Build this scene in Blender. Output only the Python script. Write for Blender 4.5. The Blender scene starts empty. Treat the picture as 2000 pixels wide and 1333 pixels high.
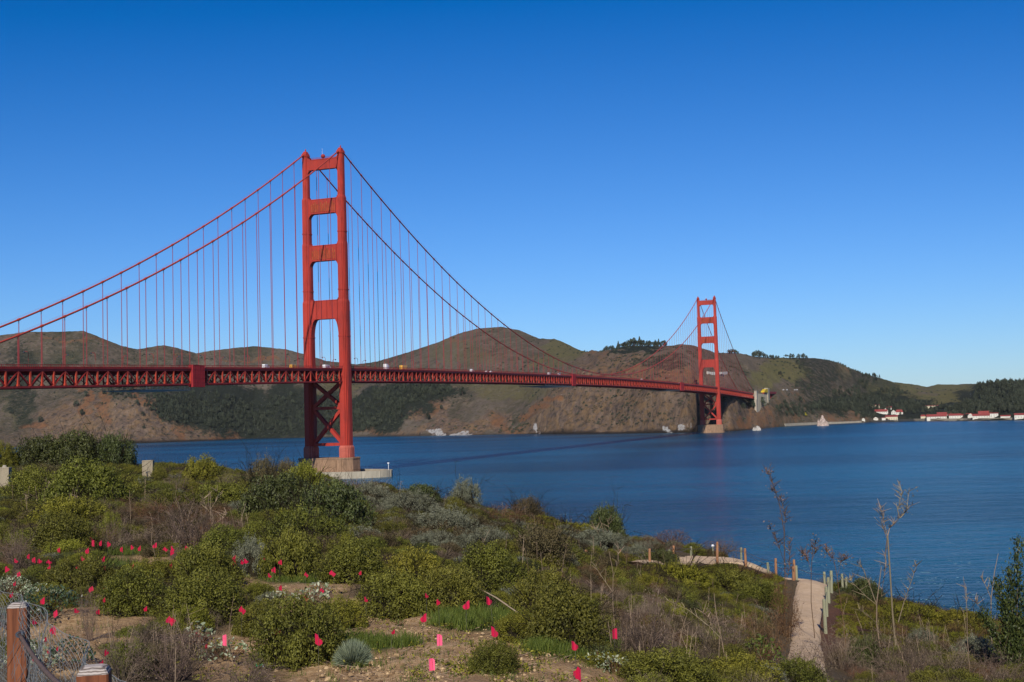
import bpy, math, random
import numpy as np
from mathutils import Vector, Matrix
rng = np.random.default_rng(7)
random.seed(7)
C = bpy.context.scene.collection
PI = math.pi

# ------------------------------------------------------------------ camera, world, sun, exposure
CAM = np.array([416.674, -743.694, 38.774]); YAW, PITCH, ROLL, FP = -0.36104, 0.060084, -0.029256, 2403.3
cy_, sy_ = math.cos(YAW), math.sin(YAW)
_f = np.array([sy_*math.cos(PITCH), cy_*math.cos(PITCH), math.sin(PITCH)])
_r = np.array([cy_, -sy_, 0.]); _u = np.cross(_r, _f)
RV = _r*math.cos(ROLL)+_u*math.sin(ROLL); UV = -_r*math.sin(ROLL)+_u*math.cos(ROLL); FV = _f
cam = bpy.data.cameras.new('camera'); cam.sensor_width = 36; cam.lens = 36*FP/2000
cam.clip_start = .2; cam.clip_end = 30000
camo = bpy.data.objects.new('camera', cam); C.objects.link(camo)
camo.matrix_world = Matrix([[RV[i], UV[i], -FV[i], CAM[i]] for i in range(3)]+[[0, 0, 0, 1]])
sc = bpy.context.scene; sc.camera = camo

SUN = np.array([.38, -1.42, 1.0]); SUN /= np.linalg.norm(SUN)
el = math.asin(SUN[2]); az = math.atan2(SUN[0], SUN[1])
w = bpy.data.worlds.new('World'); sc.world = w; w.use_nodes = True
wt = w.node_tree; wt.nodes.clear()
sky = wt.nodes.new('ShaderNodeTexSky'); sky.sky_type = 'NISHITA'; sky.sun_disc = False
sky.sun_elevation = el; sky.sun_rotation = az; sky.altitude = 30
sky.air_density = 1.0; sky.dust_density = .1; sky.ozone_density = 6.0
bgn = wt.nodes.new('ShaderNodeBackground'); bgn.inputs[1].default_value = .1
wo = wt.nodes.new('ShaderNodeOutputWorld')
# clearer, deeper winter air than the model's default: per-channel contrast of the whole sky
sp = wt.nodes.new('ShaderNodeSeparateColor'); cb = wt.nodes.new('ShaderNodeCombineColor'); wt.links.new(sky.outputs[0], sp.inputs[0])
for k_, (g_, o_) in enumerate(((.72, -.98), (.90, -1.10), (1.25, -1.6))):
    ma = wt.nodes.new('ShaderNodeMath'); ma.operation = 'MULTIPLY_ADD'; ma.inputs[1].default_value = g_; ma.inputs[2].default_value = o_
    mx = wt.nodes.new('ShaderNodeMath'); mx.operation = 'MAXIMUM'; mx.inputs[1].default_value = .01
    wt.links.new(sp.outputs[k_], ma.inputs[0]); wt.links.new(ma.outputs[0], mx.inputs[0]); wt.links.new(mx.outputs[0], cb.inputs[k_])
wt.links.new(cb.outputs[0], bgn.inputs[0]); wt.links.new(bgn.outputs[0], wo.inputs[0])
sl = bpy.data.lights.new('sun', 'SUN'); sl.energy = 5.0; sl.angle = math.radians(.5); sl.color = (1, .93, .82)
so = bpy.data.objects.new('sun', sl); C.objects.link(so)
so.rotation_euler = Vector((-SUN[0], -SUN[1], -SUN[2])).to_track_quat('-Z', 'Y').to_euler()
sc.view_settings.view_transform = 'Standard'; sc.view_settings.look = 'None'
sc.view_settings.exposure = 0.0; sc.view_settings.gamma = 1; sc.view_settings.use_curve_mapping = False
sc.cycles.max_bounces = 5; sc.cycles.transparent_max_bounces = 6

# ------------------------------------------------------------------ geometry of the view, used to site things
def ray(x, y): return FV+RV*(x-1000)/FP+UV*(666.5-y)/FP
def at(x, y, d): return CAM+d*ray(x, y)
def proj(P):
    d = np.atleast_2d(P)-CAM; z = d@FV
    return np.stack([1000+FP*(d@RV)/z, 666.5-FP*(d@UV)/z], -1)
def hr(x): return 811-.0293*(x-1000)        # row of the horizon in a column

# ------------------------------------------------------------------ noise
def _h(ix, iy, s):
    n = (ix*374761393+iy*668265263+s*974711) & 0x7fffffff
    n = ((n ^ (n >> 13))*1274126177) & 0x7fffffff
    return ((n ^ (n >> 16)) & 0xffff)/65535.
def vnoise(x, y, s=0):
    x = np.asarray(x, float); y = np.asarray(y, float)
    ix = np.floor(x).astype(np.int64); iy = np.floor(y).astype(np.int64)
    fx = x-ix; fy = y-iy; fx = fx*fx*(3-2*fx); fy = fy*fy*(3-2*fy)
    a = _h(ix, iy, s); b = _h(ix+1, iy, s); c = _h(ix, iy+1, s); d = _h(ix+1, iy+1, s)
    return (a*(1-fx)+b*fx)*(1-fy)+(c*(1-fx)+d*fx)*fy
def fbm(x, y, o=4, s=0):
    r = 0; a = .5; t = 0
    for i in range(o):
        r = r+a*vnoise(np.asarray(x)*2**i+17.3*i, np.asarray(y)*2**i+9.1*i, s+i); t += a; a *= .5
    return r/t
def ridged(x, y, o=4, s=0):
    r = 0; a = .5; t = 0
    for i in range(o):
        n = 1-abs(2*vnoise(np.asarray(x)*2**i+5.3*i, np.asarray(y)*2**i+3.7*i, s+i)-1)
        r = r+a*n*n; t += a; a *= .5
    return r/t
def sstep(a, b, x):
    t = np.clip((x-a)/(b-a), 0, 1); return t*t*(3-2*t)

# ------------------------------------------------------------------ materials
class NT:
    def __init__(s, name):
        m = bpy.data.materials.new(name); m.use_nodes = True; s.m = m; s.t = m.node_tree
        s.b = s.t.nodes['Principled BSDF']; s.co = None
    def n(s, typ, **k):
        nd = s.t.nodes.new(typ)
        for a, b in k.items(): setattr(nd, a, b)
        return nd
    def l(s, a, b): s.t.links.new(a, b)
    def coord(s, kind='Object'):
        if kind == 'World': return s.n('ShaderNodeNewGeometry').outputs['Position']
        return s.n('ShaderNodeTexCoord').outputs[kind]
    def noise(s, scale, detail=4, rough=.6, vec=None, sc3=None, dist=0):
        nd = s.n('ShaderNodeTexNoise'); nd.inputs['Scale'].default_value = scale
        nd.inputs['Detail'].default_value = detail; nd.inputs['Roughness'].default_value = rough
        nd.inputs['Distortion'].default_value = dist
        v = vec if vec is not None else s.coord('World')
        if sc3:
            mp = s.n('ShaderNodeMapping'); mp.inputs['Scale'].default_value = sc3; s.l(v, mp.inputs[0]); v = mp.outputs[0]
        s.l(v, nd.inputs['Vector']); return nd.outputs['Fac']
    def ramp(s, fac, stops):
        r = s.n('ShaderNodeValToRGB'); e = r.color_ramp.elements
        while len(e) < len(stops): e.new(.5)
        for i, (p, c) in enumerate(stops):
            e[i].position = p; e[i].color = (*c, 1) if not isinstance(c, (int, float)) else (c, c, c, 1)
        s.l(fac, r.inputs[0]); return r.outputs[0]
    def mix(s, fac, a, b, mode='MIX'):
        m = s.n('ShaderNodeMix', data_type='RGBA', blend_type=mode)
        for i, v in ((0, fac), (6, a), (7, b)):
            if isinstance(v, (int, float)): m.inputs[i].default_value = v
            elif isinstance(v, tuple): m.inputs[i].default_value = (*v, 1)
            else: s.l(v, m.inputs[i])
        return m.outputs[2]
    def attr(s, name, typ='GEOMETRY'):
        a = s.n('ShaderNodeAttribute'); a.attribute_type = typ; a.attribute_name = name; return a
    def bump(s, h, strength=.5, dist=.1):
        b = s.n('ShaderNodeBump'); b.inputs['Strength'].default_value = strength; b.inputs['Distance'].default_value = dist
        s.l(h, b.inputs['Height']); s.l(b.outputs[0], s.b.inputs['Normal'])
    def base(s, c, rough=.8, spec=.3):
        if isinstance(c, tuple): s.b.inputs['Base Color'].default_value = (*c, 1)
        else: s.l(c, s.b.inputs['Base Color'])
        s.b.inputs['Roughness'].default_value = rough; s.b.inputs['Specular IOR Level'].default_value = spec
        return s.m
def m_varied(name, c, var=.25, scale=.5, rough=.8, spec=.3, dirt=None, bump=0, detail=5, sc3=None):
    t = NT(name)
    f = t.noise(scale, detail, .65, sc3=sc3)
    lo = tuple(max(0, v*(1-var)) for v in c); hi = tuple(min(1, v*(1+var)) for v in c)
    col = t.ramp(f, [(.3, lo), (.7, hi)])
    if dirt:
        f2 = t.noise(scale*2.7, 5, .7, sc3=sc3); k = t.ramp(f2, [(.5, 0.), (.72, 1.)])
        col = t.mix(k, col, dirt)
    if bump: t.bump(t.noise(scale*6, 5, .7), bump, .05)
    return t.base(col, rough, spec)
M = {}
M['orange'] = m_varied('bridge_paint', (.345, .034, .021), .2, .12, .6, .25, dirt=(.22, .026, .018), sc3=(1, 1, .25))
M['orange_post'] = m_varied('post_paint', (.42, .05, .025), .2, .3, .6, .25)  # lighter copy of the bridge paint, sun on the posts put into the colour
M['orange_deck'] = m_varied('deck_paint', (.24, .02, .018), .2, .3, .6, .25, dirt=(.2, .02, .02))  # darker copy of the bridge paint, shade of the truss side put into the colour
M['relief'] = m_varied('relief_paint', (.33, .07, .025), .35, .5, .7, .2, dirt=(.1, .05, .02), sc3=(1, 1, .4))
M['rope'] = m_varied('rope_paint', (.30, .04, .045), .1, .2, .6, .2)
M['cable'] = m_varied('cable_paint', (.38, .05, .03), .12, .2, .55, .3)
M['wrap'] = m_varied('tarpaulin', (.26, .02, .025), .2, .4, .7, .2)
M['asphalt'] = m_varied('asphalt', (.06, .06, .06), .2, 1., .9)
M['concrete'] = m_varied('weathered_concrete', (.27, .17, .105), .25, .35, .9, .2, dirt=(.15, .09, .055), sc3=(1, 1, .3), bump=.3)
M['concrete_pale'] = m_varied('pale_concrete', (.33, .29, .22), .2, .25, .9, .2, dirt=(.3, .26, .2), sc3=(1, 1, .3))
M['plaster_red'] = m_varied('faded_red_plinth', (.40, .10, .07), .15, .4, .8, .2)
M['pylon'] = m_varied('sunlit_pylon_concrete', (.36, .31, .24), .15, .2, .9)
M['white'] = m_varied('white_render', (.60, .58, .50), .1, .3, .8)
M['cream'] = m_varied('cream_render', (.56, .50, .35), .1, .3, .8)
M['roof'] = m_varied('red_roof_tile', (.23, .045, .04), .25, .4, .8)
M['window'] = NT('window_glass').base((.02, .025, .03), .15, .5)
M['car_white'] = NT('white_car_paint').base((.75, .75, .75), .3, .5)
M['car_yellow'] = NT('yellow_car_paint').base((.65, .33, .05), .3, .5)
M['car_dark'] = NT('dark_car_paint').base((.05, .06, .08), .3, .5)
M['tyre'] = NT('tyre_rubber').base((.02, .02, .02), .9)
M['guano'] = m_varied('guano_rock', (.46, .43, .39), .4, .5, .9, dirt=(.10, .075, .06))
M['stackrock'] = m_varied('pale_pink_rock', (.42, .33, .28), .4, .3, .9, dirt=(.14, .1, .08))
M['stackrock_dark'] = m_varied('wet_dark_rock', (.09, .07, .06), .4, .3, .8, dirt=(.3, .27, .24))
M['yellow'] = NT('yellow_netting').base((.6, .42, .02), .7)

# ------------------------------------------------------------------ object helpers
def tag(o, label=None, cat=None, group=None, kind=None):
    for k, v in (('label', label), ('category', cat), ('group', group), ('kind', kind)):
        if v: o[k] = v
    return o
def empty(name, loc=(0, 0, 0), rz=0, parent=None):
    o = bpy.data.objects.new(name, None); C.objects.link(o); o.location = loc; o.rotation_euler.z = rz
    o.empty_display_size = .3
    if parent: o.parent = parent
    return o
def link(name, me, parent=None):
    o = bpy.data.objects.new(name, me); C.objects.link(o)
    if parent: o.parent = parent
    return o
class MB:
    def __init__(s): s.v = []; s.q = []; s.t = []; s.n = 0; s.mi = []; s.a = []
    def add(s, v, quads=None, tris=None, tint=None):
        v = np.asarray(v, float); s.v.append(v)
        if quads is not None and len(quads): s.q.append(np.asarray(quads)+s.n)
        if tris is not None and len(tris): s.t.append(np.asarray(tris)+s.n)
        s.a.append(np.full(len(v), .5) if tint is None else np.broadcast_to(np.asarray(tint, float), (len(v),)))
        s.n += len(v); return s
    def box(s, lo, hi):
        x0, y0, z0 = lo; x1, y1, z1 = hi
        v = [(x0,y0,z0),(x1,y0,z0),(x1,y1,z0),(x0,y1,z0),(x0,y0,z1),(x1,y0,z1),(x1,y1,z1),(x0,y1,z1)]
        return s.add(v, [(0,3,2,1),(4,5,6,7),(0,1,5,4),(1,2,6,5),(2,3,7,6),(3,0,4,7)])
    def beam(s, p, q, wd, ht, up=(0, 0, 1)):
        p = np.array(p, float); q = np.array(q, float); d = q-p; d /= np.linalg.norm(d)
        u = np.array(up, float)
        if abs(d@u) > .95: u = np.array([0, 1., 0])
        a = np.cross(d, u); a /= np.linalg.norm(a); b = np.cross(a, d)
        a = a*wd/2; b = b*ht/2
        v = [p-a-b, p+a-b, p+a+b, p-a+b, q-a-b, q+a-b, q+a+b, q-a+b]
        return s.add(v, [(0,3,2,1),(4,5,6,7),(0,1,5,4),(1,2,6,5),(2,3,7,6),(3,0,4,7)])
    def tube(s, pts, rad, n=6, tint=None, cap=True):
        pts = np.asarray(pts, float); m = len(pts); rad = np.broadcast_to(np.asarray(rad, float), (m,))
        d = np.gradient(pts, axis=0); d /= np.linalg.norm(d, axis=1)[:, None]+1e-12
        ref = np.array([0, 0, 1.]) if abs(d[:, 2]).mean() < .8 else np.array([1., .3, 0])
        a = np.cross(d, ref); a /= np.linalg.norm(a, axis=1)[:, None]+1e-12; b = np.cross(a, d)
        th = np.arange(n)*2*PI/n
        v = pts[:, None]+rad[:, None, None]*(np.cos(th)[None, :, None]*a[:, None]+np.sin(th)[None, :, None]*b[:, None])
        i = np.arange(m-1)[:, None]*n+np.arange(n)[None]; j = np.arange(m-1)[:, None]*n+(np.arange(n)[None]+1) % n
        q = np.stack([i, j, j+n, i+n], -1).reshape(-1, 4)
        tr = []
        if cap:
            tr = [(0, k+1, k) for k in range(1, n-1)]+[((m-1)*n, (m-1)*n+k, (m-1)*n+k+1) for k in range(1, n-1)]
        return s.add(v.reshape(-1, 3), q, tr, tint)
    def prism(s, poly, z0, z1, sc=1., center=(0, 0)):
        poly = np.asarray(poly, float); n = len(poly); c = np.array(center)
        a = np.c_[poly+c, np.full(n, z0)]; b = np.c_[poly*sc+c, np.full(n, z1)]
        i = np.arange(n); j = (i+1) % n
        s.add(np.r_[a, b], np.stack([i, j, j+n, i+n], -1))
        for zz, pp, fl in ((z1, poly*sc+c, 0), (z0, poly+c, 1)):    # fan caps (star-shaped outlines)
            v = np.r_[np.c_[pp, np.full(n, zz)], [[c[0], c[1], zz]]]
            t = np.stack([i, j, np.full(n, n)], -1)
            s.add(v, None, t[:, ::-1] if fl else t)
        return s
    def mesh(s, name, mat, smooth=False, tint=False):
        me = bpy.data.meshes.new(name); v = np.concatenate(s.v)
        q = np.concatenate(s.q) if s.q else np.zeros((0, 4), int); t = np.concatenate(s.t) if s.t else np.zeros((0, 3), int)
        me.vertices.add(len(v)); me.vertices.foreach_set('co', v.astype(np.float32).ravel())
        nl = len(q)*4+len(t)*3; me.loops.add(nl)
        me.loops.foreach_set('vertex_index', np.concatenate([q.ravel(), t.ravel()]).astype(np.int32))
        me.polygons.add(len(q)+len(t))
        st = np.concatenate([np.arange(len(q))*4, len(q)*4+np.arange(len(t))*3]).astype(np.int32)
        me.polygons.foreach_set('loop_start', st)
        me.polygons.foreach_set('loop_total', np.concatenate([np.full(len(q), 4), np.full(len(t), 3)]).astype(np.int32))
        me.polygons.foreach_set('use_smooth', np.full(len(q)+len(t), smooth, bool))
        me.update(calc_edges=True)
        if tint:
            at_ = me.attributes.new('tint', 'FLOAT', 'POINT'); at_.data.foreach_set('value', np.concatenate(s.a).astype(np.float32))
        if mat: me.materials.append(mat)
        return me
    def build(s, name, mat, parent=None, smooth=False, tint=False):
        return link(name, s.mesh(name, mat, smooth, tint), parent)
def addattr(me, name, arr):
    a = me.attributes.new(name, 'FLOAT', 'POINT'); a.data.foreach_set('value', np.asarray(arr, np.float32).ravel())

# ================================================================== THE STRAIT
t = NT('sea_water')
p = t.coord('World')
rotm = t.n('ShaderNodeMapping'); rotm.inputs['Rotation'].default_value = (0, 0, YAW); t.l(p, rotm.inputs[0]); pr = rotm.outputs[0]
h1 = t.noise(.38, 4, .6, vec=pr, sc3=(.5, 1., 1.)); h2 = t.noise(.05, 4, .6, vec=pr, sc3=(.4, 1., 1.))
hh = t.n('ShaderNodeMath', operation='MULTIPLY_ADD'); t.l(h2, hh.inputs[0]); hh.inputs[1].default_value = 3.; t.l(h1, hh.inputs[2])
t.bump(hh.outputs[0], 1., 4.2)
band = t.noise(.0035, 4, .55, vec=pr, sc3=(.22, 1.1, 1.)); fleck = t.noise(.22, 4, .75, vec=pr, sc3=(.35, 1., 1.))
wc = t.ramp(band, [(.36, (.0005, .020, .042)), (.47, (.001, .040, .084)), (.60, (.002, .078, .155))])
wc = t.mix(t.ramp(fleck, [(.45, 0.), (.66, .85)]), wc, (.006, .05, .08))  # light and dark of the ripples put into the base colour as flecks
M['water'] = t.base(wc, .24, .5); t.b.inputs['IOR'].default_value = 1.48; t.b.inputs['Specular Tint'].default_value = (.62, .95, 1, 1)
mb = MB(); mb.add([(-9000, -9000, 0), (9000, -9000, 0), (9000, 9000, 0), (-9000, 9000, 0)], [(0, 1, 2, 3)])
tag(mb.build('water', M['water']), 'choppy deep blue water of the strait', kind='structure')

# ================================================================== FAR HILLS
SH = np.array([(-500,2600),(0,2700),(300,2783),(400,2878),(480,3020),(560,2904),(700,2808),(800,2656),(900,2547),(1000,2486),(1100,2331),(1200,2225),(1300,2129),(1345,2105),(1358,2150),(1372,2185),(1392,2170),(1404,2105),(1430,2105),(1446,2150),(1466,2240),(1480,2270),(1520,2440),(1560,2520),(1600,2590),(1700,2702),(1800,2634),(1900,2493),(2000,2372),(2500,2150)], float)
HC = [ # px, then (row, depth) for four breaks of slope from the shore up to the ridge
(-500,(840,2800),(775,3050),(700,3300),(660,3450)),
(0,(835,2850),(770,3050),(700,3300),(655,3450)),(50,(830,2850),(768,3050),(700,3300),(648,3450)),(100,(822,2850),(765,3050),(700,3300),(648,3450)),
(165,(800,2870),(760,3050),(700,3300),(646,3450)),(200,(788,2890),(758,3050),(705,3300),(660,3450)),
(240,(782,2900),(755,3050),(712,3300),(676,3450)),(270,(784,2900),(757,3100),(715,3300),(682,3450)),(320,(800,2920),(762,3100),(715,3300),(674,3450)),
(350,(806,2930),(765,3100),(715,3300),(680,3450)),(385,(818,2950),(770,3150),(720,3400),(690,3500)),(420,(828,2970),(772,3150),(720,3400),(684,3500)),
(500,(848,3060),(790,3250),(730,3450),(676,3600)),(560,(847,2980),(792,3250),(732,3450),(682,3600)),(590,(846,2950),(792,3250),(735,3450),(690,3620)),
(640,(842,2920),(792,3200),(740,3500),(705,3700)),(700,(836,2900),(790,3150),(742,3500),(712,3800)),(740,(830,2850),(788,3050),(742,3400),(706,3700)),
(760,(828,2800),(786,3000),(740,3300),(700,3600)),(800,(824,2750),(782,2900),(740,3150),(688,3450)),(860,(818,2700),(777,2850),(735,3100),(668,3420)),
(900,(822,2650),(776,2800),(732,3050),(651,3400)),(940,(830,2610),(777,2780),(728,3000),(641,3380)),(985,(837,2540),(779,2760),(722,3000),(638,3350)),
(1020,(828,2480),(779,2720),(718,2960),(645,3300)),(1056,(802,2440),(765,2620),(712,2900),(661,3250)),(1088,(780,2420),(752,2560),(708,2850),(662,3200)),
(1103,(768,2420),(748,2520),(706,2820),(667,3150)),(1129,(760,2400),(738,2480),(712,2750),(681,3050)),(1150,(764,2380),(735,2450),(716,2650),(688,2950)),
(1174,(778,2340),(733,2420),(706,2550),(692,2850)),(1201,(788,2290),(732,2400),(700,2500),(681,2750)),(1243,(780,2220),(730,2330),(698,2440),(675,2680)),
(1291,(772,2180),(728,2270),(699,2380),(677,2600)),(1310,(772,2175),(728,2260),(700,2370),(676,2520)),(1336,(772,2165),(730,2240),(700,2340),(672,2430)),
(1353,(772,2170),(732,2260),(702,2360),(673,2460)),(1379,(785,2235),(745,2330),(710,2430),(681,2560)),(1402,(784,2230),(745,2380),(715,2500),(689,2680)),(1410,(777,2150),(746,2390),(716,2510),(689,2690)),
(1424,(775,2150),(748,2400),(720,2550),(689,2720)),(1443,(796,2200),(755,2430),(722,2580),(690,2750)),(1461,(808,2320),(762,2470),(724,2620),(692,2800)),
(1478,(802,2370),(766,2520),(726,2680),(697,2870)),(1512,(802,2440),(768,2570),(728,2730),(699,2930)),(1560,(812,2560),(768,2680),(728,2830),(699,3000)),
(1597,(812,2640),(770,2770),(730,2900),(700,3050)),(1619,(813,2660),(773,2800),(735,2930),(703,3080)),(1642,(814,2680),(780,2830),(742,2980),(709,3120)),
(1664,(814,2710),(786,2860),(750,3040),(720,3180)),(1692,(814,2750),(790,2900),(758,3100),(731,3300)),(1720,(813,2760),(794,2950),(764,3200),(738,3500)),
(1748,(812,2740),(796,2970),(770,3300),(747,3650)),(1787,(811,2720),(797,3000),(774,3400),(751,3750)),(1812,(811,2700),(797,3000),(776,3400),(756,3800)),
(1832,(811,2680),(796,2950),(775,3350),(751,3850)),(1870,(810,2610),(795,2880),(774,3300),(751,3880)),(1899,(809,2560),(793,2800),(771,3200),(750,3800)),
(1920,(808,2530),(790,2680),(768,2900),(750,3100)),(1944,(808,2500),(789,2640),(765,2850),(746,3000)),(1972,(807,2460),(788,2600),(765,2800),(746,2950)),(2000,(807,2430),(788,2560),(765,2750),(747,2900)),
(2500,(790,2250),(775,2400),(755,2600),(740,2800))]
hx = np.array([c[0] for c in HC], float)
pxs = np.r_[np.arange(-500, -20, 12.), np.arange(-20, 2040, 2.2), np.arange(2045, 2500, 12.)]
shd = np.interp(pxs, SH[:, 0], SH[:, 1])
nodes_d = [np.interp(pxs, hx, [c[k][1] for c in HC]) for k in (1, 2, 3, 4)]
nodes_r = [np.interp(pxs, hx, [c[k][0] for c in HC]) for k in (1, 2, 3, 4)]
ker = np.exp(-np.linspace(-2, 2, 9)**2); ker /= ker.sum()
def sm(a): return np.convolve(np.pad(a, 4, 'edge'), ker, 'valid')
shd = sm(shd); nodes_d = [sm(a) for a in nodes_d]; nodes_r = [sm(a) for a in nodes_r[:3]]+[nodes_r[3]]
ND = np.stack([shd-40, shd]+nodes_d+[nodes_d[3]+350, nodes_d[3]+1200], 1)
hz = lambda r, d: CAM[2]-(r-hr(pxs))*d/FP
NZ = np.stack([np.full(len(pxs), -8.), np.full(len(pxs), .4)]+[hz(r, d) for r, d in zip(nodes_r, nodes_d)]+[hz(nodes_r[3], nodes_d[3])-70, np.full(len(pxs), -20.)], 1)
segs = [3, 34, 30, 28, 26, 6, 5]; ts = np.concatenate([k+np.arange(n)/n for k, n in enumerate(segs)]+[[7.]])
DD = np.stack([np.interp(ts, np.arange(8), ND[i]) for i in range(len(pxs))]); ZZ = np.stack([np.interp(ts, np.arange(8), NZ[i]) for i in range(len(pxs))])
k2 = np.array([1, 2, 3, 4, 3, 2, 1.]); k2 /= k2.sum()
Zs = np.apply_along_axis(lambda a: np.convolve(np.pad(a, 3, 'edge'), k2, 'valid'), 1, ZZ)
keep = np.exp(-((ts-5)/.06)**2)+(ts < 1.05); keep = np.clip(keep, 0, 1)
ZZ = ZZ*keep+Zs*(1-keep)
PXg = np.repeat(pxs[:, None], len(ts), 1); TT = np.repeat(ts[None], len(pxs), 0)
AX = (PXg-1000)/FP*DD                                # metres across
amp = np.clip(np.minimum((TT-1)*2.2, (5-TT)*1.1), 0, 1); amp = np.where(TT > 5, .2, amp)
g = ridged((AX-.7*ZZ)/150.+.25*fbm(AX/120., DD/150., 3, 5)*2, DD/520., 4, 3)-.45
ZS = ZZ.copy(); rough = ridged((AX-1.25*ZS)/40., (DD+.8*ZS)/85., 5, 11)-.45
cliffz = np.clip(1.6-(TT-1)*1.0, 0, 1)*sstep(1.0, 1.12, TT)
cliffcol = np.interp(pxs, [0, 60, 100, 420, 470, 500, 690, 760, 980, 1040, 1440, 1500, 2500], [.3, .5, 1, 1, .8, .15, .3, .6, .4, 1, 1, .3, .1])[:, None]
g2 = ridged(AX/62.+.3*fbm(AX/50., DD/70., 3, 8), DD/150., 4, 13)-.45
g = .62*g+.38*(ridged(AX/330.+.4*fbm(AX/300., DD/300., 3, 15), DD/900., 3, 23)-.45)*1.6
ZZ += amp*g*52*(.6+.4*cliffcol) + amp*g2*11 + cliffz*cliffcol*rough*17*np.clip(amp*3, 0, 1) + amp*(fbm(AX/26, DD/26, 3, 21)-.5)*5 + amp*(ridged(AX/44, DD/62, 3, 29)-.45)*4
ZZ += (np.exp(-((TT-5)/.35)**2))*(fbm(AX/9., DD/40., 3, 31)-.5)*2.6
hor = np.stack([at(x, hr(x), 1.)-CAM for x in pxs]); hor[:, 2] = 0
XW = CAM[0]+DD*hor[:, 0][:, None]; YW = CAM[1]+DD*hor[:, 1][:, None]
HP = np.stack([XW, YW, ZZ], -1)
PR = proj(HP.reshape(-1, 3)).reshape(HP.shape[:2]+(2,))
def hillhit(px, row):
    i = int(np.argmin(abs(pxs-px))); r = PR[i, :, 1]
    for j in range(3, len(ts)):
        if r[j] <= row:
            a = (r[j-1]-row)/(r[j-1]-r[j]+1e-9); return HP[i, j-1]*(1-a)+HP[i, j]*a
    return HP[i, int(np.argmin(r))]
def hillat(px, t_):
    i = int(np.argmin(abs(pxs-px))); return np.array([np.interp(t_, ts, HP[i, :, k]) for k in range(3)])
wx = PR[..., 0]+(fbm(AX/45, DD/70, 4, 41)-.5)*60; wy = PR[..., 1]+(fbm(AX/45, DD/70, 4, 51)-.5)*34
def blob(L):
    m = np.zeros(wx.shape)
    for (x, y, a, b, *k) in L:
        m = np.maximum(m, (k[0] if k else 1)*(1-sstep(.7, 1.25, np.hypot((wx-x)/a, (wy-y)/b))))
    return m
rock = cliffcol*np.clip(sstep(0, .35, 2.05-TT+.8*(fbm(AX/60, DD/60, 3, 61)-.5)), 0, 1)
rock = np.maximum(rock*np.where((pxs < 60)[:, None], .7, 1.), blob([(1230,770,150,80),(1330,790,60,60),(1260,735,110,35,.8),(1430,810,36,36),(1485,815,36,26),(1100,815,60,40),(180,830,110,50),(340,835,90,28),(300,800,60,25)]))
rock = np.where((PXg > 480) & (PXg < 1000), np.minimum(rock, .0)+blob([(740,842,60,10),(830,800,50,14),(870,778,26,16),(870,805,18,26),(900,838,90,14),(965,830,40,18)])*.9, rock)
rock = np.where(PXg > 1500, rock*.25, rock)
orange = blob([(68,832,22,12),(165,782,14,22),(200,790,14,40,.8),(262,765,10,16),(278,786,16,9),(330,815,26,10,.9),(362,838,12,20,.8),(445,852,40,11),(490,857,40,6),(720,840,28,10,.8),(860,782,20,12),(835,796,30,10,.7),(967,826,14,12,.8),(1035,812,30,7,.8),(1060,798,20,9,.9),(1080,782,20,7,.9),(1000,838,40,8,.7),(1250,738,90,26,.6),(1165,690,40,7,.5),(1330,738,40,22,.6),(150,664,70,4,.6),(345,692,30,3,.6),(500,702,70,4,.7),(530,700,24,7,.8),(905,662,40,6,.5),(1000,700,60,18,.35),(1560,800,60,26,.4),(1600,765,70,44,.33),(1640,728,34,26,.3),(1640,815,50,12,.6),(1430,830,14,14,.5),(1455,828,10,14,.9),(1485,812,34,24,.55),(1510,826,26,10,.6)])
green = blob([(1110,680,42,26,.7),(1075,705,40,14,.5),(1530,722,52,22,.9),(1495,735,24,28,.8),(1735,750,60,10,.6),(1880,762,60,14,.9),(1800,782,40,10,.8),(1850,790,60,8,.7),(1740,768,60,12,.9),(1800,752,95,7,.95),(1860,778,60,12,1.),(1650,722,36,12,.4),(710,785,22,20,.8),(660,760,40,30,.4),(1000,760,100,22,.45),(570,845,60,6,.7),(900,690,60,30,.3),(40,790,30,60,.35)])
darkv = blob([(45,760,30,90,.5),(410,790,110,46),(500,825,90,40),(560,800,60,60,.8),(740,800,52,48),(800,775,60,30),(660,810,80,40,.9),(840,770,70,22,.9),(1290,705,60,12,.4),(1600,735,50,46,.5),(1690,790,120,22,.9),(1790,800,70,16,.9),(1960,785,90,38),(1860,805,70,14,.9),(1590,800,60,16,.3),(1230,676,70,8,.9),(1700,745,60,25,.4)])
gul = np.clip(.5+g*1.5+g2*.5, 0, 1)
whit = blob([(848,845,14,6),(880,848,14,3.5),(903,846,18,6),(1054,841,4,9),(1306,839,12,5),(1330,827,5,6),(1345,830,3,6)])
wet = sstep(.14, .0, (TT-1)*1.0)*(cliffcol*.8+.2)
hm = MB(); n0, n1 = HP.shape[:2]
I = np.arange(n0-1)[:, None]*n1+np.arange(n1-1)[None]
hm.add(HP.reshape(-1, 3), np.stack([I, I+n1, I+n1+1, I+1], -1).reshape(-1, 4))
me = hm.mesh('hills', None, smooth=True)
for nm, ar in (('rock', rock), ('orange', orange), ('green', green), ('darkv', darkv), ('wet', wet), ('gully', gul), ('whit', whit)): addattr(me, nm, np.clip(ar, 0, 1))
t = NT('hill_scrub_and_rock')
P_ = t.coord('World')
nb = t.noise(.012, 6, .62); nf = t.noise(.09, 6, .75); nst = t.noise(.045, 5, .7, sc3=(1.3, .9, 1.1), dist=1.2)
mpd = t.n('ShaderNodeMapping'); mpd.inputs['Rotation'].default_value = (.0, .85, .25); mpd.inputs['Scale'].default_value = (2.3, .9, .5); t.l(P_, mpd.inputs[0]); ns = t.noise(.032, 7, .74, vec=mpd.outputs[0], dist=.9)
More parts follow.
